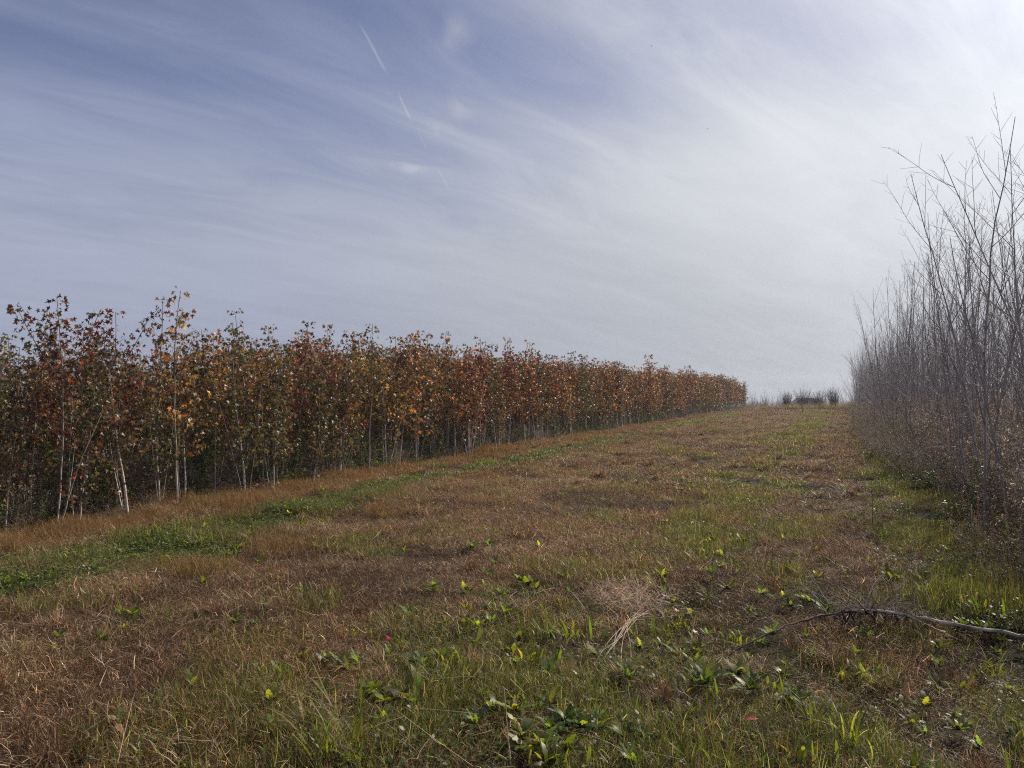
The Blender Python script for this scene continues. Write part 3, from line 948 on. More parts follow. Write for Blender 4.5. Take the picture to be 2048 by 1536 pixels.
instancer('bare_thicket', P, np.stack([rng.normal(0, .05, len(P)), rng.normal(0, .05, len(P)), rng.uniform(0, 6.28, len(P))], -1),
          np.stack([q, q, q], -1), rng.integers(0, len(BV), len(P)), srcs, 'mass of leafless saplings standing behind the first ones', 'saplings')

# ------------------------------------------------------------------ dry brush under the bare saplings, weeds under the sweetgums
STRAP = [(0.0, 0.0), (0.4, 0.2), (1.0, 0.0), (0.5, -0.22)]


def brush(kind, seed):
    r = np.random.default_rng(seed); b = Buf()
    H = {'golden': 1.15, 'twiggy': 0.9, 'rust': 0.7, 'green': 0.8, 'dogfennel': 1.5}[kind]
    n = {'golden': 11, 'twiggy': 13, 'rust': 40, 'green': 9, 'dogfennel': 5}[kind]
    stemc = {'golden': (0.34, 0.27, 0.20), 'twiggy': (0.30, 0.24, 0.19), 'rust': (0.26, 0.14, 0.06), 'green': (0.12, 0.12, 0.05), 'dogfennel': (0.16, 0.13, 0.09)}[kind]
    pal = {'golden': [(0.36, 0.31, 0.26), (0.54, 0.49, 0.43), (0.22, 0.18, 0.14), (0.28, 0.21, 0.16)], 'twiggy': [(0.34, 0.27, 0.21), (0.46, 0.37, 0.29), (0.22, 0.16, 0.12)],
           'rust': [(0.26, 0.13, 0.05), (0.18, 0.09, 0.04)], 'green': [(0.09, 0.13, 0.03), (0.13, 0.16, 0.045), (0.06, 0.09, 0.025)], 'dogfennel': [(0.20, 0.16, 0.11), (0.14, 0.12, 0.07)]}[kind]
    lp = []; la = []
    for i in range(n):
        a = r.uniform(0, 6.283); q = 0.28 * math.sqrt(r.uniform()); h = H * r.uniform(0.5, 1.15)
        st = wander(r, (q * math.cos(a), q * math.sin(a), -0.03), nrm(np.array([r.normal(0, .22), r.normal(0, .22), 1.0])), h, 7, 0.07, 0.0)
        if kind == 'rust':
            ribbons(b, st[None], np.linspace(0.005, 0.001, 7), np.array([[math.cos(a), math.sin(a), 0]]), np.array([stemc]) * r.uniform(0.6, 1.3)); continue
        tubes(b, st, np.linspace(0.0035, 0.0013, 7), np.array(stemc) * r.uniform(0.7, 1.3), 3)
        m = int(h * {'golden': 9, 'twiggy': 14, 'green': 2, 'dogfennel': 16}[kind])
        for j in range(m):
            g = r.uniform(0.3, 0.98); kk = g * 5.9; k0 = int(kk); p = st[k0] * (1 - (kk - k0)) + st[k0 + 1] * (kk - k0)
            a2 = r.uniform(0, 6.283); tw = wander(r, p, nrm(np.array([math.cos(a2), math.sin(a2), r.uniform(0.3, 1.2)])), r.uniform(0.06, 0.24), 4, 0.12, 0.0)
            tubes(b, tw, np.linspace(0.0018, 0.0009, 4), np.array(stemc) * 0.9, 3)
            for _ in range(int(r.integers(1, 5)) if kind != 'twiggy' else int(r.integers(1, 5))):
                lp.append(tw[int(r.integers(1, 4))] + r.normal(0, 0.012, 3)); la.append(r.normal(0, 1, 3) + np.array([0, 0, -0.3]))
        if kind in ('golden', 'green'):
            for j in range(int(h * (70 if kind == 'golden' else 60))):
                g = r.uniform(0.12, 1.0) if kind == 'green' else 1 - 0.85 * r.uniform() ** 1.7; kk = min(g * 6, 5.99); k0 = int(kk); p = st[k0] * (1 - (kk - k0)) + st[k0 + 1] * (kk - k0)
                a2 = r.uniform(0, 6.283); lp.append(p + (r.normal(0, 0.022, 3) if kind != 'green' else 0)); la.append(np.array([math.cos(a2), math.sin(a2), r.normal(0.1 if kind == 'green' else -0.6, 0.5)]))
    if lp:
        lp = np.array(lp); la = nrm(np.array(la)); N = len(lp)
        nn = nrm(r.normal(0, 0.6, (N, 3)) + np.array([0, 0, 0.8])); nn = nrm(nn - (nn * la).sum(-1, keepdims=True) * la)
        big = {'golden': (0.010, 0.026), 'twiggy': (0.010, 0.024), 'green': (0.05, 0.11), 'dogfennel': (0.01, 0.025)}[kind]
        leaves(b, STRAP if kind != 'green' else LANCE, lp, la, nn, r.uniform(*big, N), pick(pal, N, r, 0.35), 0.35)
    return b.mesh('brush_' + kind)


BKIND = ['golden', 'twiggy', 'rust', 'green', 'dogfennel']
bs = []
for ki, kd in enumerate(BKIND):
    for v in range(4):
        bs.append((brush(kd, 3000 + ki * 10 + v), M_green if kd == 'green' else M_brush))


def brush_field(name, s0, s1, t0, t1, step, probs, hfun, label, cat, edge=None):
    x, y = scatter_points(s0, s1, t0, t1, step, rng)
    s, t = to_st(x, y)
    ok = (y > 2.5) & (np.abs(x) < 0.78 * y + 1.6)
    if edge is not None: ok &= edge(s, t)
    x, y, s, t = x[ok], y[ok], s[ok], t[ok]; n = len(x)
    kd = rng.choice(5, n, p=probs); h = hfun(s, t) * rng.uniform(0.75, 1.2, n)
    instancer(name, np.stack([x, y, ground_z(x, y) - 0.01], -1), np.stack([rng.normal(0, .08, n), rng.normal(0, .08, n), rng.uniform(0, 6.28, n)], -1),
              np.stack([np.maximum(h, 0.7), np.maximum(h, 0.7), h], -1), kd * 4 + rng.integers(0, 4, n), bs, label, cat)
    return n


def edge_line(s, t):
    e = 10.0 - 0.55 * sstep(s, 12, 24) + (fbm(s, s * 0 + 3, 2.0, 91, 3) - 0.5) * 1.1
    return t > e + rng.uniform(-0.25, 0.25, len(s))


n1 = brush_field('dry_brush', 4.5, 40, 9.4, 14.5, 0.27, [0.50, 0.34, 0.05, 0.06, 0.05],
                 lambda s, t: 0.45 + 0.68 * sstep(t, 9.6, 10.9), 'grey-brown dry weed stalks with withered heads under the leafless saplings', 'dry brush', edge_line)
n2 = brush_field('dry_brush_beyond', 40, 98, 9.6, 14.5, 0.45, [0.5, 0.4, 0.02, 0.03, 0.05],
                 lambda s, t: 0.6 + 0.65 * sstep(t, 9.8, 11.5), 'dry weed stalks along the far stretch of the leafless saplings', 'dry brush', edge_line)
n3 = brush_field('undergrowth_weeds', 3, 60, -5.5, 0.1, 0.33, [0.25, 0.38, 0.04, 0.23, 0.10],
                 lambda s, t: (0.35 + 0.75 * fbm(s, t, 1.4, 13)) * (0.5 + 0.5 * (t < -0.3)), 'low weeds and dead stalks between the sweetgum trunks', 'weeds',
                 lambda s, t: fbm(s, t, 1.1, 77) > 0.36)
print('brush', n1, n2, n3, 'trees', len(cand), 'bare', len(candb))

# ------------------------------------------------------------------ single plants and loose things in the grass
def strap_leaf(b, r, p, az, L, W, rise, bend, col, K=9, jag=0.0, tw=0.0):
    """one arching leaf: root p, heading az, length L, greatest width W"""
    th = rise; P = [np.array(p, float)]
    for k in range(K - 1):
        d = np.array([math.sin(th) * math.cos(az), math.sin(th) * math.sin(az), math.cos(th)])
        P.append(P[-1] + d * L / (K - 1)); th += bend / (K - 1); az += tw / (K - 1)
    P = np.array(P); P[:, 2] = np.maximum(P[:, 2], 0.004)
    f = np.linspace(0, 1, K); prof = np.sin(np.pi * np.clip(f, 0, 1) ** 0.8) ** 0.7 * W
    prof[0] = W * 0.12; prof[-1] = 0.0
    if jag: prof = prof * (1 - jag * (np.arange(K) % 2)) * r.uniform(0.85, 1.1, K)
    sa = az + math.pi / 2
    n = np.array([[math.cos(sa), math.sin(sa), r.normal(0, 0.18)]])
    ribbons(b, P[None], prof[None], nrm(n), np.asarray(col, float)[None] * np.linspace(0.85, 1.1, K)[:, None][None].reshape(1, K, 1))


WPAL = {'lime': [(0.13, 0.165, 0.03), (0.17, 0.20, 0.035), (0.085, 0.125, 0.025), (0.20, 0.20, 0.05), (0.14, 0.12, 0.05)],
        'dark': [(0.07, 0.12, 0.024), (0.09, 0.14, 0.028), (0.05, 0.09, 0.02), (0.14, 0.18, 0.035)],
        'pale': [(0.14, 0.19, 0.07), (0.18, 0.21, 0.09), (0.09, 0.14, 0.04)],
        'straw': [(0.42, 0.33, 0.22), (0.34, 0.26, 0.17), (0.5, 0.42, 0.3)]}


def rosette(seed, kind, rad):
    r = np.random.default_rng(seed); b = Buf()
    pal = WPAL[{'dock': 'lime', 'dark': 'dark', 'thistle': 'pale', 'grassy': 'lime', 'straw': 'straw'}[kind]]
    if kind == 'grassy' or kind == 'straw':
        for i in range(26 if kind == 'grassy' else 34):
            L = rad * r.uniform(0.7, 1.7)
            strap_leaf(b, r, (r.normal(0, .03), r.normal(0, .03), 0), r.uniform(0, 6.28), L, r.uniform(0.004, 0.009), r.uniform(0.05, 0.6), r.uniform(0.3, 1.6), pick(pal, 1, r, .2)[0], 8)
        return b.mesh('leaves')
    nl = {'dock': 20, 'dark': 26, 'thistle': 24}[kind]
    for c in range(int(r.integers(2, 5)) if rad > 0.077 else 1):
        cx, cy = (0, 0) if c == 0 else (r.normal(0, rad * .9), r.normal(0, rad * .9))
        for i in range(nl):
            L = rad * r.uniform(0.45, 1.2)
            strap_leaf(b, r, (cx, cy, 0.0), r.uniform(0, 6.283), L, L * {'dock': 0.34, 'dark': 0.26, 'thistle': 0.28}[kind] * r.uniform(0.8, 1.2),
                       r.uniform(0.35, 1.15), r.uniform(0.3, 1.3), pick(pal, 1, r, .3)[0], 11, {'dock': 0.4, 'dark': 0.2, 'thistle': 0.55}[kind], r.normal(0, .5))
    return b.mesh('leaves')


GW = 'broadleaf weeds in the mown grass'
weeds = [
    (975, 1097, 0.14, 'dark', 'compact dark-green rosette alone in brown thatch, farther than the other big weeds'),
    (1072, 1190, 0.17, 'dock', 'lime-green dock clump beside a flattened dark tussock in mid-lane'),
    (1005, 1203, 0.12, 'dock', 'smaller lime dock touching the near side of the flattened tussock'),
    (1425, 1096, 0.13, 'dock', 'pair-leaved lime weed just before the upright three-bladed one in brown thatch'),
    (1488, 1092, 0.14, 'dock', 'upright yellow-green weed with broad blades standing in brown thatch'),
    (1250, 1078, 0.12, 'dark', 'low dark weed patch in the thatch beyond the pale straw heap'),
    (1290, 1052, 0.09, 'dock', 'small bright weed beyond the low dark patch in the thatch'),
    (1365, 988, 0.13, 'dock', 'light-green weed near the crossing of brown and green bands, middle distance'),
    (1595, 900, 0.16, 'dock', 'bright far weed clump on the green wheel strip'),
    (1620, 1218, 0.17, 'dark', 'dark leafy weed growing against the left part of the fallen stalk'),
    (1790, 1172, 0.19, 'dock', 'tall yellow-green weed with upright broad leaves behind the fallen stalk'),
    (1735, 1290, 0.14, 'thistle', 'serrated pale weed under the arch of the fallen stalk'),
    (1905, 1192, 0.12, 'dock', 'single round lit leaf weed right of the tall one behind the fallen stalk'),
    (1395, 1325, 0.18, 'dock', 'broad-leaved weed at the thin tip of the fallen stalk'),
    (1345, 1218, 0.10, 'dock', 'small lime weed at the right end of the pale straw heap'),
    (1500, 1400, 0.20, 'thistle', 'long glossy serrated weed with leaves fanned toward the viewer'),
    (1590, 1425, 0.16, 'dark', 'dark feathery weed beside the long glossy serrated one'),
    (745, 1410, 0.21, 'dock', 'largest lobed light-green weed left of centre near the bottom'),
    (650, 1345, 0.13, 'dock', 'small bright weed above the largest lobed one'),
    (845, 1345, 0.13, 'thistle', 'pale small-leaved weed between the lobed weed and the centre'),
    (930, 1265, 0.12, 'dock', 'lime weed standing in olive grass left of the dark hollow'),
    (1030, 1345, 0.11, 'thistle', 'low pale weed right below the dark hollow in mid-lane'),
    (560, 1365, 0.12, 'dock', 'thin light-green weed left of the small bright one'),
    (1130, 1465, 0.18, 'dark', 'dark glossy weed with sun-glinting leaves near the bottom centre'),
    (985, 1440, 0.14, 'dock', 'broad spread lime weed left of the dark glossy one'),
    (1290, 1500, 0.16, 'dark', 'round-leaved glossy weed right of the tall dry stem'),
    (1370, 1455, 0.13, 'dock', 'weed with long notched leaf below the long serrated one'),
    (1080, 1515, 0.15, 'dock', 'lobed weed touching the lower end of the tall dry stem'),
    (510, 1262, 0.12, 'dark', 'dark fine-leaved weed beside a black hollow in the thatch'),
    (118, 1290, 0.11, 'thistle', 'grey-green weed in brown thatch near the open left side'),
    (240, 1468, 0.11, 'dock', 'yellow-green weed beside the tan husk'),
    (316, 1505, 0.10, 'thistle', 'grey-green single-leaf weed near the bottom left'),
    (1870, 1390, 0.13, 'dock', 'notched lime weed right of the dark clod'),
    (1930, 1480, 0.12, 'dock', 'small lime weed near the lower right, under pale curled stems'),
    (1700, 1510, 0.17, 'grassy', 'tuft of wide yellow-green grass blades near the bottom right'),
    (1630, 1480, 0.13, 'grassy', 'smaller tuft of yellow-green blades left of the wide one'),
    (705, 1530, 0.25, 'grassy', 'tall tuft of long green grass blades at the bottom, left of centre'),
    (640, 1545, 0.20, 'grassy', 'second long green grass tuft, left of the tall one'),
    (1960, 1270, 0.16, 'dark', 'shaded leafy weed under the thick end of the fallen stalk'),
    (2005, 1210, 0.15, 'dark', 'dark green weed beyond the thick end of the fallen stalk'),
]
for i, (px, py, rad, kind, lab) in enumerate(weeds):
    x, y = at(px, py)
    me = rosette(4000 + i, kind, rad * (1.05 if kind == 'grassy' else (0.55 if kind == 'dark' else 0.70)))
    o = obj('grass_tuft' if kind == 'grassy' else 'broadleaf_weed', me, M_weed, None, on_ground(x, y, 0.045))
    tag(o, lab, 'grass tuft' if kind == 'grassy' else 'weed', GW)

# smaller weeds scattered where the grass is green: nobody would count them
srcw = [(rosette(5000 + k, ['dock', 'dock', 'thistle', 'dock', 'dock', 'thistle', 'dock', 'grassy'][k], 0.052), M_weed) for k in range(8)]
x, y = scatter_points(2, 62, -0.2, 10.3, 0.215, rng)
g = green_mask(x, y); s, t = to_st(x, y)
k = in_view(x, y) & (rng.uniform(0, 1, len(x)) < 0.08 + 1.1 * g ** 1.1 + 0.35 * (1 - sstep(s, 5.5, 8)) * sstep(t, 5.0, 6.2) * (fbm(x, y, 0.9, 44) > .45) + 0.25 * np.exp(-((t - 7.3) / 0.9) ** 2) * (g > .3)) & (t > 1.0)
x, y, s = x[k], y[k], s[k]; n = len(x)
q = rng.uniform(0.45, 1.5, n) * (1.45 - 0.45 * sstep(s, 6, 11))
instancer('small_weeds', np.stack([x, y, ground_z(x, y) + 0.025], -1), np.stack([rng.normal(0, .1, n), rng.normal(0, .1, n), rng.uniform(0, 6.28, n)], -1),
          np.stack([q, q, q], -1), rng.integers(0, 8, n), srcw, 'small lime and dark green weeds dotted through the grass', 'weeds')

# loose long straws
def straw_patch(seed):
    r = np.random.default_rng(seed); b = Buf()
    blades(b, 5, 0.4, 0.15, 0.42, 0.0028, 1.2, 1.62, 0.35, WPAL['straw'] + P_straw[:2], r, 5, 0.05, 0.11, 0.6)
    blades(b, 3, 0.4, 0.15, 0.30, 0.003, 0.1, 0.7, 1.4, WPAL['straw'] + P_olive, r, 6, 0.0, 0.02)
    return b.mesh('straws')
srcw = [(straw_patch(5100 + k), M_grass) for k in range(6)]
x, y = scatter_points(2, 40, 0.8, 10.0, 0.52, rng); k = in_view(x, y) & (rng.uniform(0, 1, len(x)) < 0.75); x, y = x[k], y[k]; n = len(x)
instancer('loose_straw', np.stack([x, y, ground_z(x, y)], -1), np.stack([rng.normal(0, .05, n), rng.normal(0, .05, n), rng.uniform(0, 6.28, n)], -1),
          np.stack([rng.uniform(0.7, 1.2, n)] * 3, -1), rng.integers(0, 6, n), srcw, 'pale loose straws lying on the mown thatch', 'straw')

# ---- fallen stalk across the near right corner
def via(pts):
    return np.array([(lambda q: (q[0], q[1], float(ground_z(*q)) + dz))(at(px, py, dz)) for (px, py, dz) in pts])
def resample(P, n):
    d = np.concatenate([[0], np.cumsum(np.linalg.norm(np.diff(P, axis=0), axis=1))]); f = np.linspace(0, d[-1], n)
    out = np.stack([np.interp(f, d, P[:, k]) for k in range(3)], -1)
    for _ in range(3): out[1:-1] = (out[:-2] + 2 * out[1:-1] + out[2:]) / 4
    return out
r = np.random.default_rng(77)
BP = resample(via([(1440, 1322, 0.03), (1500, 1285, 0.09), (1580, 1247, 0.15), (1680, 1222, 0.20), (1760, 1217, 0.22), (1830, 1232, 0.20), (1900, 1248, 0.18), (1980, 1262, 0.14), (2060, 1274, 0.10), (2200, 1296, 0.05)]), 44)
BP += np.cumsum(r.normal(0, 0.004, BP.shape), 0) * np.sin(np.linspace(0, np.pi, 44))[:, None] + r.normal(0, 0.0025, BP.shape)
base = Vector(BP[22]); base.z = float(ground_z(base.x, base.y))
BPl = BP - np.array(base)
root = thing('fallen_stalk', 'long bent dead stalk lying arched over the grass, pale on its upper side', 'fallen branch', base)
b = Buf(); rad = np.linspace(0.0045, 0.013, 44); rad[::6] *= 1.35
fcol = np.where((np.linspace(0, 1, 44) > 0.45)[:, None], np.array([0.58, 0.50, 0.40]), np.array([0.17, 0.10, 0.07]))
fcol = fcol * r.uniform(0.7, 1.15, (44, 1)); fcol[::6] *= 0.35
tubes(b, BPl, rad, fcol[None], 8, True)
obj('stem', b.mesh('stem', True), M_bark, root)
b = Buf()                                    # dark shreds of bark and wilted leaves hanging under the arch
PP = []
for i in range(90):
    k = int(np.clip(r.normal(20.5, 3.4), 12, 29)); p = BPl[k] + r.normal(0, .006, 3)
    PP.append(wander(r, p, nrm(np.array([r.normal(0, .6), r.normal(0, .5), -r.uniform(0.3, 1.0)])), r.uniform(0.03, 0.17), 5, 0.45, 0))
ribbons(b, np.array(PP), np.array([0.006, 0.012, 0.009, 0.010, 0.003]), nrm(r.normal(0, 1, (90, 3)) * [1, 1, 0.1]), pick([(0.045, 0.028, 0.02), (0.07, 0.045, 0.03), (0.03, 0.02, 0.015)], 90, r, .3))
obj('bark_shreds', b.mesh('bark_shreds'), M_brush, root)
b = Buf(); PP = []
for i in range(64):                          # pale curled rootlets standing over the knot
    k = int(r.integers(15, 27)); PP.append(wander(r, BPl[k], nrm(np.array([r.normal(0, .7), r.normal(0, .6), abs(r.normal(0.55, .5))])), r.uniform(0.06, 0.30), 7, 0.28, -0.03))
tubes(b, np.array(PP), np.linspace(0.0024, 0.001, 7), pick([(0.40, 0.34, 0.30), (0.26, 0.20, 0.17), (0.16, 0.11, 0.09)], 64, r, .25), 4)
PP = []
for i in range(22):
    k = int(r.integers(3, 40)); PP.append(wander(r, BPl[k], nrm(np.array([r.normal(0, 1), r.normal(0, 1), r.normal(0.1, .6)])), r.uniform(0.03, 0.12), 4, 0.15, 0))
tubes(b, np.array(PP), np.linspace(0.003, 0.0014, 4), pick([(0.13, 0.09, 0.07), (0.3, 0.24, 0.2)], 22, r, .25), 4)
obj('rootlets', b.mesh('rootlets', True), M_bark, root)

b = Buf(); base2 = on_ground(*at(1745, 1235))
for i in range(46):
    st = wander(r, (r.normal(0, .20), r.normal(0, .09), 0.0), nrm(np.array([r.normal(0, .8), r.normal(0, .5), abs(r.normal(.8, .4))])), r.uniform(.16, .46), 8, .16, -.01)
    tubes(b, st, np.linspace(.0032, .0014, 8), pick([(0.62, 0.54, 0.46), (0.45, 0.37, 0.30), (0.2, 0.15, 0.12)], 1, r, .25)[0], 4)
    for j in range(3):
        k = int(r.integers(2, 7)); tubes(b, wander(r, st[k], nrm(r.normal(0, 1, 3) + [0, 0, .6]), r.uniform(.03, .12), 4, .15, 0), np.linspace(.0016, .0008, 4), np.array((0.36, 0.29, 0.24)), 3)
tag(obj('twig_tangle', b.mesh('twig_tangle', True), M_bark, None, base2), 'tangle of dead upright twigs around the middle of the fallen stalk', 'dead twigs')

# ---- pale straw heap with bent stalks
x, y = at(1255, 1235); root = thing('straw_heap', 'loose heap of pale straw with bent stalks fanning to the right', 'straw heap', on_ground(x, y))
b = Buf()
rt_ = np.stack([r.normal(0, .17, 1100), r.normal(0, .22, 1100), r.uniform(0.05, 0.20, 1100)], -1)
blades(b, 1100, 0, 0.07, 0.24, 0.0030, 0.6, 1.7, 1.0, [(0.52, 0.40, 0.31), (0.44, 0.32, 0.24), (0.6, 0.49, 0.38), (0.28, 0.18, 0.12)], r, 6, wtip=.5, root=rt_)
obj('straw', b.mesh('straw'), M_grass, root)
b = Buf()
for k in range(8):
    P = resample(via([(1200 + r.normal(0, 22), 1318 + r.normal(0, 12), 0.02), (1238 + r.normal(0, 14), 1275 + r.normal(0, 8), 0.08), (1272 + r.normal(0, 14), 1240 + r.normal(0, 9), 0.12), (1305 + r.normal(0, 12), 1222 + r.normal(0, 9), 0.11), (1335 + r.normal(0, 20), 1218 + k * 4, 0.06)]), 14)
    tubes(b, P - np.array(root.location), np.linspace(0.0024, 0.0012, 14), np.array([0.50, 0.40, 0.29]) * r.uniform(0.7, 1.1), 5)
obj('bent_stalks', b.mesh('bent_stalks', True), M_bark, root)


def stick(name, pts, r0, r1, col, lab, cat, grp=None, n=14, mat=None, ground_pts=True):
    P = resample(np.array(pts, float) if not ground_pts else via(pts), n); P += np.random.default_rng(len(lab)).normal(0, r0 * 0.25, P.shape)
    p0 = Vector(P[0]); b = Buf(); q = np.random.default_rng(len(lab) + 1)
    tubes(b, P - np.array(p0), np.linspace(r0, r1, n), (np.array(col) * q.uniform(0.75, 1.15, (n, 1)))[None], 7, True)
    o = obj(name, b.mesh(name, True), mat or M_bark, None, p0)
    return tag(o, lab, cat, grp)


def up(px, py, h, lean=(0, 0)):
    x, y = at(px, py); z = float(ground_z(x, y)); return [(x, y, z - 0.03), (x + lean[0] * .5 * h, y + lean[1] * .5 * h, z + h / 2), (x + lean[0] * h, y + lean[1] * h, z + h)]


GS = 'pale dead sticks and stems'
stick('dead_stem', up(1022, 1530, 0.30, (-0.10, 0.1)), 0.0028, 0.0016, (0.5, 0.40, 0.28), 'thin upright straw-coloured stem near the bottom centre', 'dry stem', GS, ground_pts=False)
stick('dead_stem', up(1946, 1096, 0.46, (-0.06, -0.05)), 0.007, 0.004, (0.62, 0.58, 0.52), 'bleached thick stem leaning at the brush edge above the fallen stalk', 'dry stem', GS, ground_pts=False)
stick('dead_stem', up(1745, 1058, 0.50), 0.004, 0.002, (0.10, 0.075, 0.06), 'lone dark upright stalk in the lane before the brush', 'dry stem', GS, ground_pts=False)
stick('dead_stem', up(1605, 826, 0.55, (-0.1, 0)), 0.035, 0.02, (0.05, 0.04, 0.035), 'short black stump far down the lane before the four vase-shaped bushes', 'stump', GS, ground_pts=False)
stick('dead_stem', up(1905, 1215, 0.20, (0.1, 0.1)), 0.005, 0.003, (0.62, 0.56, 0.48), 'short white stub standing behind the fallen stalk', 'dry stem', GS, ground_pts=False)
stick('fallen_stick', [(332, 1018, .02), (390, 1014, .02), (436, 1010, .03)], 0.011, 0.008, (0.50, 0.40, 0.28), 'tan stick lying along the plantation edge under the yellow-green topped tree', 'stick', GS)
stick('fallen_stick', [(462, 978, .02), (500, 976, .03), (545, 972, .02)], 0.009, 0.006, (0.62, 0.52, 0.4), 'pale stick lying right of the pair of white trunks', 'stick', GS)
stick('fallen_stick', [(1128, 858, .02), (1140, 850, .35), (1150, 842, .7)], 0.013, 0.009, (0.6, 0.52, 0.42), 'white stick leaning against the front row in the middle distance', 'stick', GS)
stick('fallen_stick', [(640, 1022, .01), (665, 1012, .03), (690, 1003, .05)], 0.007, 0.004, (0.45, 0.37, 0.28), 'bleached forked stick on the thatch before the white trunks', 'stick', GS)
stick('fallen_stick', [(1440, 1316, .10), (1330, 1345, .05), (1255, 1352, .03)], 0.002, 0.0012, (0.36, 0.26, 0.16), 'thin dry runner lying left of the fallen stalk tip', 'stick', GS)
stick('fallen_stick', [(1780, 1155, .22), (1800, 1190, .10), (1830, 1186, .05)], 0.003, 0.002, (0.55, 0.47, 0.38), 'curved pale twig beside the tall yellow-green weed', 'stick', GS)

# long arching single blades near the lens
b = Buf()
for i, (px, py, az, L, W, ri, be) in enumerate([(830, 1530, 2.6, 0.22, 0.006, 0.5, 2.0), (1120, 1500, 2.9, 0.34, 0.007, 0.5, 2.0), (990, 1530, 0.2, 0.30, 0.006, 0.4, 1.9)]):
    x, y = at(px, py); b = Buf(); strap_leaf(b, r, (0, 0, 0), az, L, W, ri, be, (0.26, 0.27, 0.13), 14)
    tag(obj('arched_grass', b.mesh('arched_grass'), M_weed, None, on_ground(x, y, 0.02)), ['short pale arched blade beside the tall green tuft', 'long pale arched blade crossing the thin upright stem', 'arched blade left of the thin upright stem'][i], 'grass blade')

# clod, husk, red leaves
def clod(name, px, py, sx, sy, sz, col, lab, cat, seed):
    import bmesh
    bm = bmesh.new(); bmesh.ops.create_icosphere(bm, subdivisions=3, radius=1.0); q = np.random.default_rng(seed)
    for v in bm.verts:
        k = 1 + 0.28 * (vnoise(v.co.x * 2 + 9, v.co.y * 2 + v.co.z * 3, 1.0, seed) - 0.5) + 0.12 * (vnoise(v.co.x * 7, v.co.y * 7 + v.co.z * 5, 1.0, seed + 3) - 0.5)
        v.co = Vector((v.co.x * sx, v.co.y * sy, v.co.z * sz)) * float(k)
    me = bpy.data.meshes.new(name); bm.to_mesh(me); bm.free()
    x, y = at(px, py); return tag(obj(name, me, plain(name + '_surface', col, 0.95, 0, 0.1), None, on_ground(x, y, sz * 0.45)), lab, cat)
clod('dirt_clod', 1756, 1386, 0.055, 0.05, 0.045, (0.035, 0.024, 0.017), 'dark brown clod of soil in thin grass at the near right', 'clod', 5)
clod('dirt_clod', 1180, 1035, 0.09, 0.06, 0.03, (0.05, 0.034, 0.022), 'flat dark mound in the thatch beyond the pale straw heap', 'clod', 9)


def leaf_thing(name, outline, px, py, size, col, lab, dz=0.09, az=0.5, tilt=0.5):
    b = Buf(); leaves(b, outline, np.zeros((1, 3)), np.array([[math.cos(az), math.sin(az), 0.15]]), np.array([[0.2, -tilt, 1.0]]), np.array([size]), np.array([col]), 0.25, 0.1)
    x, y = at(px, py, dz); return tag(obj(name, b.mesh(name), M_leaf, None, on_ground(x, y, dz)), lab, 'fallen leaf', 'fallen leaves in the grass')
leaf_thing('fallen_leaf', STAR, 770, 1277, 0.045, (0.42, 0.03, 0.03), 'crimson leaf caught in the grass left of centre')
leaf_thing('fallen_leaf', STAR, 1349, 1222, 0.045, (0.5, 0.05, 0.03), 'red leaf at the tip of the bent straw stalks')
leaf_thing('fallen_leaf', LANCE, 1488, 1438, 0.07, (0.5, 0.05, 0.03), 'narrow red leaf lying across the long serrated weed', az=0.1)
leaf_thing('fallen_leaf', STAR, 1385, 1265, 0.05, (0.4, 0.04, 0.03), 'small red leaf left of the fallen stalk')
leaf_thing('fallen_leaf', LANCE, 232, 1446, 0.10, (0.48, 0.27, 0.15), 'tan curled husk lying on the thatch at the near left', az=-0.9)

# tall green weeds between the first sweetgum trunks, rust grass by the brush
for i, (px, py, sc, lab) in enumerate([(352, 998, 1.30, 'tall pale-green leafy goldenrod between the front trunks, the brightest of its group'), (405, 985, 1.15, 'green goldenrod just right of the brightest one'), (312, 992, 1.1, 'green goldenrod just left of the brightest one'),
                                     (100, 1030, 1.2, 'dark-green leafy weed in front of the first trunks near the open end'), (575, 958, 0.9, 'low green weed at the foot of the middle trunks')]):
    x, y = at(px, py); o = obj('goldenrod', bs[12 + i % 4][0], M_green, None, on_ground(x, y)); o.scale = (sc * 0.8, sc * 0.8, sc * 1.35); o.rotation_euler[2] = i * 1.3
    tag(o, lab, 'weed', 'green weeds at the plantation edge')
for i, (px, py, sc, lab) in enumerate([(2010, 1120, 1.1, 'rust-orange broomsedge clump at the brush edge'), (2060, 1165, 1.2, 'second rust-orange broomsedge clump, nearer to the viewer')]):
    x, y = at(px, py); o = obj('broomsedge_clump', bs[8 + i][0], M_brush, None, on_ground(x, y)); o.scale = (sc, sc, sc * 1.0)
    tag(o, lab, 'grass clump', 'broomsedge clumps')

